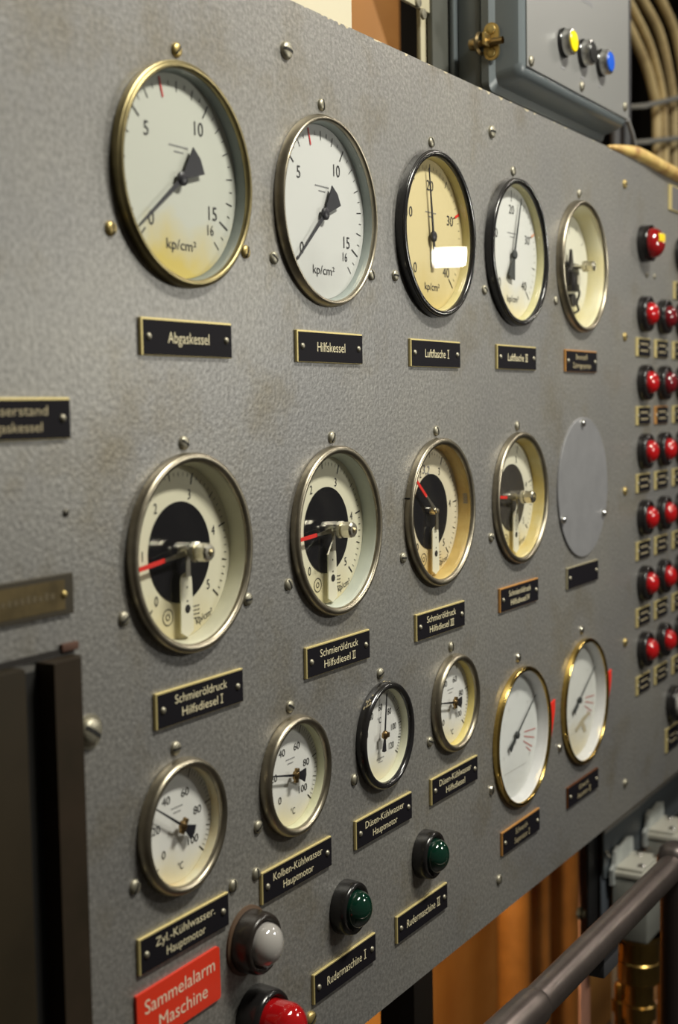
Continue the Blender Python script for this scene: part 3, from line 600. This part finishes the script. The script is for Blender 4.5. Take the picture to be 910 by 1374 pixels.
GREEN = domemat('dark green lens', (.002, .026, .015)); RD = domemat('red lens', (.42, .006, .008)); RDD = domemat('dark red lens', (.14, .006, .010)); MILK = domemat('milky grey lens', (.42, .40, .38))
indicator(.5497, -.4260, 'green domed lamp in black ring above the Rudermaschine I plate', GREEN, R=.0270, hb=.0165, rd=.0185, hd=.0140)
indicator(.7249, -.4241, 'green domed lamp in black ring above the Rudermaschine II plate', GREEN, R=.0270, hb=.0165, rd=.0185, hd=.0140)
indicator(.3795, -.4005, 'milky white domed lamp in dark ring right of the red plate', MILK, R=.0280, hb=.0215, rd=.0190, hd=.0140, base=mat('worn brown lamp bakelite', (.035, .028, .024), .25, var=.5, vscale=60), fl=mat('rusty flange', (.12, .07, .04), .6, var=.4))
indicator(.3885, -.4752, 'tall red lamp in black ring cut by the bottom picture edge', RD, R=.0300, hb=.022, rd=.0210, hd=.0180, cyl=.013)
cols = (1.4962, 1.5930, 1.6935); rows = (.3146, .2065, .1002, -.0070, -.1111, -.2152, -.3206)
cn = ('left column', 'second column', 'third column'); rn = ('top', 'second', 'third', 'fourth', 'fifth', 'sixth', 'bottom')
proto = {}
dark = {(1, 1), (2, 1), (1, 2), (2, 3)}
for i, z in enumerate(rows):
    for j, x in enumerate(cols):
        if i == 0 and j == 1: continue
        lab = 'red domed lamp, %s, %s row of the lamp array' % (cn[j], rn[i])
        if i == 0 and j == 0:
            t = indicator(x, z, 'larger red domed lamp with yellow tape on it, top of the left lamp column', RD if False else domemat('deep red lens', (.26, .008, .010)), R=.0288, hb=.016, rd=.0235, hd=.0190, group='red lamps at the right')
            bm = NB(); yl = []
            N = 6
            for a in range(N+1):
                row = []
                for b in range(5):
                    u = -.0150+.0180*a/N; v = -.0085+.0150*b/4
                    q = max(0, 1-(u*u+v*v)/(.0235**2)); row.append(bm.verts.new((u, -.016-.019*math.sqrt(q)-.0006, v+.006)))
                yl.append(row)
            for a in range(N):
                for b in range(4): bm.faces.new((yl[a][b], yl[a+1][b], yl[a+1][b+1], yl[a][b+1]))
            finish('tape', bm, mat('yellow tape', (.80, .58, .01), .45), t)['label'] = 'yellow tape on the lens'
            continue
        key = (i, j) in dark
        if key not in proto:
            proto[key] = indicator(x, z, lab, RDD if key else RD, R=.0284, hb=.014, rd=.0176, hd=.0125, group='red lamps at the right')
        else: dup(proto[key], (x, 0, z), lab, 'red lamps at the right')
indicator(1.6500, -.4381, 'silver-grey domed lamp at the right picture edge below the red lamps', MILK, R=.0310, hb=.016, rd=.020, hd=.014)
# small plates under the lamps
def smallplate(x, z, label, edge=None, w_=.0660, h_=.0290):
    t = tag(empty('nameplate', (x, 0, z)), label, 'nameplate', 'small plates under the lamps')
    bm = NB(); box(bm, -w_/2, w_/2, -.0025, 0, -h_/2, h_/2, .0004, 1); finish('backing', bm, edge or PLATEBR, t)
    bm = NB(); box(bm, -w_/2+.008, w_/2-.0006, -.0029, -.002, -h_/2+.0008, h_/2-.0018); finish('enamel_face', bm, PLATEBK, t, False)
    bm = NB()
    for k, zz in enumerate((.0052, -.0052)):
        for j in range(6): xx = -.016+j*.0062+random.uniform(-.0005, .0005); bm.faces.new([bm.verts.new((xx+a, -.0031, zz+b)) for a, b in ((0, -.0013), (.0044, -.0013), (.0044, .0013), (0, .0013))])
    finish('lettering', bm, LETDIM, t, False)
    for s in (-1, 1): rivet(t, s*.0268, 0, .0026, SCREW, -.0028)
    return t
pz = (.1550, .0488, -.0563, -.1622, -.2674, -.3752); px_ = (1.4950, 1.5880, 1.6850)
p0 = None; po = None
for i, z in enumerate(pz):
    for j, x in enumerate(px_):
        lab = 'small black plate under the %s-row lamp, %s' % (rn[i+1], cn[j])
        orange = (i == 1 and j == 1)
        if orange: smallplate(x, z, 'small copper-edged plate under the third-row lamp, second column', PLATEOR)
        elif p0 is None: p0 = smallplate(x, z, lab)
        else: dup(p0, (x, 0, z), lab)
smallplate(1.6900, .2540, 'small black plate under the top lamp of the third column')
smallplate(1.6530, -.4965, 'small black plate with bright brass edge, lowest at the right picture edge', w_=.074, h_=.040)
t = tag(empty('nameplate', (1.72, 0, .4030)), 'grey plate in a brass frame at the top right picture edge', 'nameplate')
bm = NB(); box(bm, -.09, .09, -.003, 0, -.0205, .0205, .0004, 1); finish('backing', bm, PLATEBR, t)
bm = NB(); box(bm, -.080, .080, -.0035, -.002, -.0185, .0185); finish('grey_face', bm, mat('grey plate face', (.16, .15, .15), .4), t, False)

# ------------------------------------------------------------------ crusted edging at the top right of the panel
crust = mat('yellow varnished crust', (.70, .50, .17), .4, col2=(.34, .15, .05), vscale=28, thr=(.42, .68), bump=.3, bscale=90)
bm = NB(); pts = bez([(1.34, .001, ZT+.001), (1.40, .001, ZT+.006), (1.48, 0, ZT+.010), (1.58, -.003, ZT+.006), (1.70, -.003, ZT+.004), (1.85, 0, ZT+.002), (1.94, 0, ZT+.002)], 10); n = len(pts)
tube(bm, pts, [.002+.0085*min(1, i/18) for i in range(n)], 14); o = finish('edge_sealing', bm, crust); tag(o, 'yellow-brown crusted sealing bead along the top right panel edge', 'sealing')

# ------------------------------------------------------------------ dark cabinet at the lower left
FR = mat('dark brown frame paint', (.022, .016, .009), .6, spec=.2, col2=(.035, .023, .014), vscale=14); FRT = mat('red oxide bar top', (.20, .09, .05), .6)
t = tag(empty('door_frame', (.10, 0, -.34)), 'dark brown cabinet frame with vertical bar standing off the panel at the lower left', 'cabinet frame')
bm = NB(); zt = -.1075; zl = -.70
def chbar(x0, x1, y1, ch, zt):
    a = [(x0, 0), (x0, y1), (x1-ch, y1), (x1, y1+ch*.9), (x1, 0)]
    lo = [bm.verts.new((x, y, zl)) for x, y in a]; hi = [bm.verts.new((x, y, zt)) for x, y in a]
    for i in range(5): j = (i+1) % 5; bm.faces.new((lo[i], lo[j], hi[j], hi[i]))
    bm.faces.new(hi)
    bm.faces.new(lo[::-1])
xb0, xb1 = at(50, 950, 0).x, at(117, 1150, -.010).x
chbar(xb0, xb1, -.0175, .0080, zt)
o = finish('upright_bar', bm, FR, t, False); o.location = (-.10, 0, .34)
bm = NB(); xl = at(39, 1000, -.014).x; box(bm, -.25, xl, -.0140, 0, zl, zt+.001, .002); o = finish('door_leaf', bm, mat('olive brown leaf', (.026, .019, .010), .6, spec=.15, var=.35, vscale=9), t); o.location = (-.10, 0, .34)
bm = NB(); box(bm, xl, xb0, -.0015, 0, zl, zt-.006); o = finish('dark_groove', bm, SLOT, t, False); o.location = (-.10, 0, .34)
bm = NB(); box(bm, -.25, .1640, -.0016, 0, -.1065, -.1020); o = finish('top_gap', bm, mat('rusty gap', (.012, .009, .007), .8), t, False); o.location = (-.10, 0, .34)
bm = NB(); box(bm, .150, .1680, -.0036, 0, -.1045, -.0985, .001); o = finish('rusty_lug', bm, mat('rust', (.09, .04, .025), .8), t); o.location = (-.10, 0, .34)

# ------------------------------------------------------------------ control box above the panel
BX = mat('blue grey box paint', (.125, .145, .155), .32, bump=.03, bscale=60); AL = mat('grey face plate', (.215, .215, .21), .45, .15, bump=.02, bscale=400)
t = tag(empty('control_box', (1.225, .05, .48)), 'grey steel control box with three push buttons above the panel', 'control box')
def sub(name, bm, m, sm=True, par=None):
    o = finish(name, bm, m, par or t, sm); 
    if par is None: o.location = (-1.225, -.05, -.48)
    return o
bm = NB(); box(bm, 1.014, 1.428, .052, .085, .455, 1.05, .004); box(bm, 1.005, 1.440, .085, .092, .450, 1.06, .002); sub('body', bm, BX)
bm = NB()                                # lid: dished pressing, wider at the rear rim
def loop(x0, x1, z0, z1, y, r, n=6):
    pts = []
    for cx_, cz_, a0 in ((x1-r, z1-r, 0), (x0+r, z1-r, 90), (x0+r, z0+r, 180), (x1-r, z0+r, 270)):
        for i in range(n+1): a = radians(a0+90*i/n); pts.append((cx_+r*cos(a), y, cz_+r*sin(a)))
    return [bm.verts.new(p) for p in pts]
L_ = [loop(1.010, 1.432, .462, 1.05, .050, .012), loop(1.010, 1.432, .462, 1.05, .040, .012), loop(1.017, 1.428, .470, 1.045, .034, .016), loop(1.020, 1.427, .476, 1.043, .012, .016), loop(1.022, 1.425, .480, 1.042, .005, .015), loop(1.028, 1.421, .486, 1.04, .0005, .012), loop(1.036, 1.415, .493, 1.03, 0, .008)]
for a, b in zip(L_, L_[1:]):
    for i in range(len(a)): j = (i+1) % len(a); bm.faces.new((a[i], a[j], b[j], b[i]))
bm.faces.new(L_[-1]); bm.faces.new(L_[0][::-1])
sub('lid', bm, BX)
fx0, fx1, fz0 = 1.0335, 1.424, .4905
bm = NB(); box(bm, fx0, fx1, -.0022, .0002, fz0, 1.03, .0006, 1); face = sub('face_plate', bm, AL)
def onface(px, py): p = at(px, py, -.002); return p.x, p.z
for (px, py) in ((712, 82), (780, 116), (838, 143)):
    x, z = onface(px, py); o = screw_part(t, 'face_screw', x-1.225, z-.48, .0065, radians(60), SCREW, -.0522)
def pushbutton(px, py, capm, lab):
    x, z = onface(px, py)
    b = NB(); lathe(b, [(.0190, -.0022), (.0190, -.006), (.0178, -.0075)], 40, x, z); o = sub('button_collar', b, RINGBK)
    b = NB(); lathe(b, [(.0172, -.005), (.0172, -.0155), (.0162, -.0175), (.0138, -.0178), (.0134, -.0150)], 40, x, z); sub('button_bezel', b, mat('satin aluminium', (.6, .6, .58), .28, 1))
    b = NB(); lathe(b, [(.0134, -.014), (.0134, -.0185), (.0125, -.0195), (.0001, -.0198)], 40, x, z); q = sub('button_cap', b, capm); q['label'] = lab
    b = NB(); box(b, x-.006, x+.005, -.0026, -.002, z-.0335, z-.0305); sub('button_legend', b, GREYINK, False)
pushbutton(755, 58, mat('yellow button', (.90, .70, .0), .3), 'yellow button cap')
pushbutton(781, 72, mat('black button', (.02, .02, .02), .3), 'black button cap')
pushbutton(805, 85, mat('blue button', (.01, .10, .62), .3), 'blue button cap')
b = NB(); x, z = onface(788, 3)
for j in range(5): box(b, x-.022+j*.009, x-.016+j*.009, -.0026, -.002, z-.003, z+.003)
sub('stamp', b, GREYINK, False)
# wing-screw latch on the lid's left side
pa = at(664, 58, .036); zc = pa.z
b = NB(); OC = mat('brass latch', (.46, .34, .14), .38, 1)
pts = []
for i in range(9): a = pi*i/8; pts.append((.010*cos(a), .013+.010*sin(a)))
for i in range(9): a = pi+pi*i/8; pts.append((.010*cos(a), -.013+.010*sin(a)))
va = [b.verts.new((1.0085, .036+u, zc+v)) for u, v in pts]; vb = [b.verts.new((1.0125, .036+u, zc+v)) for u, v in pts]
b.faces.new(va); b.faces.new(vb[::-1])
for i in range(len(pts)): j = (i+1) % len(pts); b.faces.new((va[i], vb[i], vb[j], va[j]))
box(b, 0.990, 1.010, .036, .040, zc-.008, zc+.008, .001)
latch = sub('latch', b, OC)
for s in (-1, 1):
    b = NB(); lathe(b, [(.0062, 0), (.0055, -.002), (.003, -.003), (.0001, -.003)], 20, 1.0085, zc+s*.014, .036, axis='X'); q = sub('latch_screw', b, SCREWB)
b = NB(); lathe(b, [(.0045, .018), (.0045, .050)], 16, 1.004, zc-.002); lathe(b, [(.0125, .046), (.0145, .049), (.0125, .052), (.0105, .049), (.0125, .046)], 32, 1.004, zc-.002); lathe(b, [(.007, .052), (.008, .056), (.007, .062), (.0001, .063)], 24, 1.004, zc-.002); sub('latch_knob', b, mat('bronze knob', (.42, .31, .16), .3, 1))

# things standing behind the panel top
cream = mat('cream cabinet enamel', (.60, .55, .41), .45, col2=(.54, .46, .29), vscale=9, thr=(.5, .8))
Y = .045; xr = at(475, 20, Y).x
o = rect_obj('cream_cabinet', .20, xr, Y, .40, .30, .80, cream, None, .006); tag(o, 'cream enamelled cabinet behind the panel top at the left', 'cabinet')
WD = mat('orange varnished wood', (.36, .16, .035), .5, col2=(.28, .11, .02), vscale=6)
Y = .62; xa, xb = at(470, 20, Y).x, at(537, 20, Y).x
o = rect_obj('wooden_cupboard', xa-.2, xb, Y, 1.0, .2, 1.5, WD, None, .004); tag(o, 'orange-brown varnished wooden cupboard behind the panel top', 'cupboard')
Y = .50; bm = NB(); q = [at(470, 90, Y), at(524, 75, Y), at(502, 5, Y), at(496, -14, Y), at(470, -20, Y)]
prism(bm, [(p.x, p.z) for p in q], Y, Y+.05); o = finish('slanted_board', bm, mat('light tan board', (.78, .40, .15), .6), None, False); tag(o, 'light tan board with a slanting edge in front of the wooden cupboard', 'board')
Y = .104; CR2 = mat('cream angle iron', (.46, .42, .29), .5, col2=(.30, .24, .14), vscale=22, thr=(.5, .8))
t2 = tag(empty('angle_bracket', (at(572, 60, Y).x, Y, .45)), 'cream painted angle-iron post with cross bar left of the control box', 'bracket')
x0, x1 = at(565, 60, Y).x, at(581, 60, Y).x
bm = NB(); box(bm, x0, x1, Y, Y+.006, .40, 1.0, .001); box(bm, x1-.006, x1, Y+.006, Y+.012, .40, 1.0, .001); o = finish('post', bm, CR2, t2); o.matrix_parent_inverse = Matrix.Translation(-t2.location)
zc2 = at(570, 5, Y).z; bm = NB(); box(bm, x0-.10, x1, Y-.006, Y, zc2-.012, zc2+.05, .001); o = finish('cross_bar', bm, CR2, t2); o.matrix_parent_inverse = Matrix.Translation(-t2.location)
for px, py in ((560, 3), (567, 19)):
    p = at(px, py, Y-.006); bm = NB(); lathe(bm, [(.007, 0), (.006, -.003), (.0001, -.004)], 18); o = finish('bolt', bm, SCREW, t2); o.location = p - t2.location
Y = .094; xg = at(581, 60, Y).x
o = rect_obj('equipment_cabinet', xg, 1.44, Y, .102, .44, 1.05, mat('olive grey cabinet paint', (.080, .082, .072), .4), None, .002)
tag(o, 'dark olive-grey cabinet side just left of the control box', 'cabinet')
p = at(590, 95, .10); bm = NB(); lathe(bm, [(.0026, -.02), (.0026, .030), (.0018, .032), (.0001, .032)], 12, axis='Z'); o = finish('threaded_stud', bm, SCREW); o.location = p; tag(o, 'thin steel stud standing up behind the panel top edge', 'stud')

# cable bundle at the top right, with clamps
CB = mat('yellowed cable sheath', (.60, .47, .24), .45, col2=(.28, .19, .09), vscale=16, thr=(.45, .75))
Y = .30
paths = [((822, -5), (846, 40), (866, 85), (876, 120), (881, 150), (882, 215), (883, 290)), ((826, -30), (851, 15), (872, 60), (886, 110), (891, 150), (893, 215), (894, 290)), ((836, -45), (862, 0), (885, 45), (899, 105), (904, 150), (905, 215), (906, 290)), ((856, -55), (884, -5), (906, 45), (917, 105), (920, 150), (921, 215), (922, 290))]
names = ('leftmost of the bent yellowed cables at the top right', 'second bent yellowed cable at the top right', 'third bent yellowed cable at the top right', 'rightmost bent yellowed cable, mostly outside the picture')
for i, pp in enumerate(paths):
    bm = NB(); yy = Y-.012*(i % 2); tube(bm, bez([at(a, b, yy) for a, b in pp], 8), .0112 if i != 1 else .0090, 14); o = finish('cable', bm, CB); tag(o, names[i], 'cable', 'yellowed cables at the top right')
for (pxa, pya), (pxb, pyb), lab in (((866, 142), (925, 128), 'upper grey clamp strap around the yellowed cables'), ((870, 190), (925, 184), 'lower grey clamp strap around the yellowed cables')):
    bm = NB(); a, b = at(pxa, pya, Y-.032), at(pxb, pyb, Y-.032)
    tube(bm, [a+Vector((-.006, .03, 0)), a, (a+b)/2, b], .006, 10); o = finish('cable_clamp', bm, mat('grey clamp', (.20, .20, .19), .5)); tag(o, lab, 'clamp')
bm = NB(); tube(bm, bez([at(842, 160, .02), at(846, 172, .03), at(850, 185, .04), at(853, 205, .05)], 6), .0035, 10); o = finish('grey_wire', bm, mat('grey wire sheath', (.28, .28, .28), .5)); tag(o, 'thin grey wire running down from the control box corner', 'wire')
for k, (px, lab) in enumerate(((826, 'left dark cable behind the panel below the control box'), (840, 'right dark cable behind the panel below the control box'))):
    bm = NB(); tube(bm, [Vector((at(px, 130, .14).x, .14, 2.098)), at(px, 130, .14), at(px, 240, .14), Vector((at(px, 240, .14).x, .14, -1.598))], .009, 12); o = finish('dark_cable', bm, mat('dark cable sheath', (.05, .05, .055), .5)); tag(o, lab, 'cable')

# ------------------------------------------------------------------ below the panel
OW = mat('amber varnished board', (.42, .20, .05), .5, col2=(.30, .12, .025), vscale=4, bump=.02, bscale=12)
o = rect_obj('plywood_board', .35, 2.9, .52, .545, -1.59, -.45, OW, None); tag(o, 'amber varnished plywood board behind the panel foot', 'board')
for k, (px, r, dy, lab) in enumerate(((690, .034, .40, 'left brown vertical pipe below the panel'), (720, .030, .42, 'middle brown vertical pipe below the panel'), (755, .040, .44, 'right brown vertical pipe below the panel'))):
    p = at(px, 1230, dy); bm = NB(); lathe(bm, [(r, -1.59), (r, -.70), (r*1.06, -.70), (r*1.06, -.68), (r, -.66), (r, -.5)], 32, p.x, 0, dy, axis='Z', capb=True); o = finish('brown_pipe', bm, mat('brown pipe lacquer', (.33, .15, .04), .35, var=.4, vscale=8)); tag(o, lab, 'pipe', 'brown pipes below the panel')
p0_, p1_ = at(556, 1340, .10), at(582, 1340, .10)
o = rect_obj('support_post', p0_.x, p1_.x, .10, .15, -1.59, -.52, mat('dark brown post', (.022, .014, .008), .6), None, .002); tag(o, 'dark brown post carrying the panel from behind', 'post')
a, b = at(779, 1200, .10), at(792, 1200, .10)
t3 = rect_obj('pink_angle_bar', a.x, b.x, .10, .104, -1.59, -.53, mat('pink primer', (.40, .20, .14), .5, var=.3, vscale=9), None, .001); tag(t3, 'pinkish primer-painted vertical flat bar below the panel', 'bar')
p = at(776, 1225, .098); bm = NB(); lathe(bm, [(.010, .0), (.010, -.006), (.006, -.008), (.006, -.014), (.0001, -.014)], 6); o = finish('bolt', bm, mat('grey bolt', (.22, .24, .22), .5, .6), t3); o.location = p
a, b = at(790, 1200, .072), at(812, 1200, .072)
o = rect_obj('black_post', a.x, b.x, .072, .076, at(800, 1262, .072).z-.02, -.53, mat('black post paint', (.008, .008, .009), .5), None, .001); tag(o, 'black vertical post between the pink bar and the grey switch housing', 'post')
# grey housing
HG = mat('blue grey housing paint', (.10, .115, .125), .4, var=.2, vscale=8)
t4 = tag(empty('switch_housing', (1.75, .06, -.62)), 'blue-grey steel housing below the panel at the right', 'housing')
xa = at(811, 1160, .06).x; xb = at(828, 1200, .0635).x
bm = NB(); box(bm, xa, 2.3, .06, .063, at(812, 1118, .06).z-.075, at(812, 1118, .06).z, .003); o = finish('cover', bm, HG, t4); o.matrix_parent_inverse = Matrix.Translation(-t4.location)
bm = NB(); z0 = at(812, 1118, .06).z; box(bm, xa, 2.3, .0580, .0625, z0-.0015, z0+.006, .002); o = finish('light_edge', bm, mat('bare grey edge', (.34, .33, .31), .4, .5), t4); o.matrix_parent_inverse = Matrix.Translation(-t4.location)
zb = at(830, 1265, .06).z
bm = NB(); box(bm, xa, xb, .0635, .0675, zb, z0-.07, .003); o = finish('side_box', bm, mat('slate housing paint', (.065, .075, .090), .4), t4); o.matrix_parent_inverse = Matrix.Translation(-t4.location)
for px, py in ((814, 1145), (816, 1148), (811, 1231)):
    q = at(px, py, .058); bm = NB(); lathe(bm, [(.0042, .0), (.0035, -.003), (.0001, -.004)], 14); o = finish('cover_screw', bm, mat('bright screw', (.7, .7, .68), .25, 1), t4); o.location = q-t4.location
# solenoid valves
LG = mat('light grey valve body', (.22, .225, .205), .4, var=.2, vscale=20); ZN = mat('zinc bracket', (.55, .58, .56), .45, .3, bump=.25, bscale=80, col2=(.36, .38, .38), vscale=30); BZ = mat('dark brass fitting', (.40, .26, .08), .28, 1, var=.3, vscale=20)
def solenoid(base, lab, fit=True):
    t5 = tag(empty('solenoid_valve', base), lab, 'valve', 'solenoid valves below the panel')
    bm = NB(); box(bm, -.050, .050, -.030, .030, -.105, 0, .004); finish('coil_body', bm, LG, t5)
    bm = NB(); box(bm, -.052, .052, -.032, .032, 0, .010, .002); box(bm, -.045, .045, -.020, .026, .010, .016, .002); finish('top_cover', bm, mat('pale valve top', (.40, .39, .34), .4), t5)
    bm = NB(); prism(bm, [(-.060, -.012), (-.062, .014), (-.050, .020), (-.046, .040), (-.030, .046), (-.020, .040), (.020, .046), (.040, .042), (.044, .016), (.052, -.012)], .024, .030); finish('bracket', bm, ZN, t5, False)
    for x, y_ in ((-.028, -.012), (.026, .010), (.030, -.020)):
        bm = NB(); lathe(bm, [(.007, .010), (.0065, .018), (.004, .020), (.0001, .0205)], 16, x, 0, y_, axis='Z'); finish('cap_screw', bm, mat('bright screw', (.7, .7, .68), .25, 1), t5)
    if fit:
        bm = NB(); lathe(bm, [(.037, -.105), (.037, -.112), (.034, -.116), (.034, -.150), (.036, -.152), (.036, -.185), (.030, -.190), (.0001, -.190)], 32, axis='Z'); finish('brass_base', bm, BZ, t5)
        bm = NB(); lathe(bm, [(.024, -.188), (.024, -.225), (.028, -.227), (.028, -.250), (.022, -.252), (.022, -.36)], 20, .0, axis='Z'); finish('outlet_pipe', bm, BZ, t5)
    return t5
q = at(862, 1168, .02); solenoid((q.x, .025, q.z), 'light grey solenoid valve with brass base behind the handrail')
q = at(903, 1118, .02); solenoid((q.x, .025, q.z), 'second light grey solenoid valve at the right picture edge', True)
PV = mat('pale copper pipe', (.50, .34, .24), .35, .7)
for k, (px, pyt, r, lab) in enumerate(((888, 1265, .010, 'thin pale pipe beside the brass valve base'), (833, 1318, .011, 'dark small pipe left of the brass valve base'), (876, 1318, .012, 'pale thick small pipe right below the brass valve base'), (898, 1290, .012, 'small amber pipe near the bottom right corner'))):
    q = at(px, pyt, .07); bm = NB(); lathe(bm, [(r*.8, 0), (r, -.004), (r, -.03), (r*1.35, -.032), (r*1.35, -.050), (r, -.052), (r, -.10), (r*1.5, -.102), (r*1.5, -.118), (r, -.12), (r, -.7)], 18, axis='Z', capa=True)
    o = finish('small_pipe', bm, PV if k in (0, 2) else BZ); o.location = q; tag(o, lab, 'pipe')
bm = NB(); q = [at(822, 1280, .08), at(835, 1292, .07), at(850, 1294, .05)]; tube(bm, bez(q, 6), .008, 10); o = finish('black_hose', bm, SLOT); tag(o, 'short black hose under the slate housing', 'hose')
# handrail
HR = mat('worn steel rail', (.29, .24, .222), .32, .9, var=.35, vscale=10, bump=.03, bscale=150)
Y = -.15; A = at(690, 1367, Y); B = at(897, 1146, Y); A = at(800, 1266, Y); zr = A.z; xend = at(906, 1140, Y).x
t6 = tag(empty('hand_rail', (1.0, Y, zr)), 'worn steel tube handrail in front of the panel at the lower right', 'handrail')
R_ = .0178
bm = NB(); xj = at(717, 1346, Y).x; tube(bm, [(xj-1.0, 0, 0), (xend-1.0, 0, 0)], R_, 32); finish('rail_tube', bm, HR, t6)
bm = NB(); bp_ = [(xj+.004-1.0, 0, 0), (xj-.001-1.0, 0, 0)] + bez([(xj-.004-1.0, 0, 0), (xj-.15-1.0, 0, 0), (xj-.22-1.0, 0, -.03), (xj-.25-1.0, 0, -.11), (xj-.25-1.0, 0, -.6)], 6)
tube(bm, bp_, [R_*1.02, R_*1.1]+[R_*1.13]*(len(bp_)-2), 28); finish('bend_sleeve', bm, HR, t6)
bm = NB(); lathe(bm, [(.0001, .030), (.012, .0285), (.020, .022), (.0235, .010), (.024, -.004), (.022, -.02), (.0195, -.03), (.0195, -1.0)], 28, xend-1.0, 0, axis='Z'); finish('post', bm, mat('dark rail post', (.10, .085, .08), .4, .8), t6)
A = at(875, 1240, .16); B = at(915, 1190, .16); bm = NB(); dd = (B-A).normalized(); tube(bm, [Vector((A.x-.1, .16, (A.z+B.z)/2)), Vector((B.x+.4, .16, (A.z+B.z)/2))], .03, 20); o = finish('grey_pipe', bm, mat('mauve grey pipe', (.17, .15, .15), .45)); tag(o, 'mauve-grey horizontal pipe behind the solenoid valves', 'pipe')
q = at(808, 1290, -.02); bm = NB(); box(bm, -.02, .03, -.01, .02, -.015, .02, .003); o = finish('rail_clamp', bm, mat('dark clamp', (.05, .05, .055), .5), t6); o.location = (at(808, 1280, Y).x-1.0, .0, -.026)
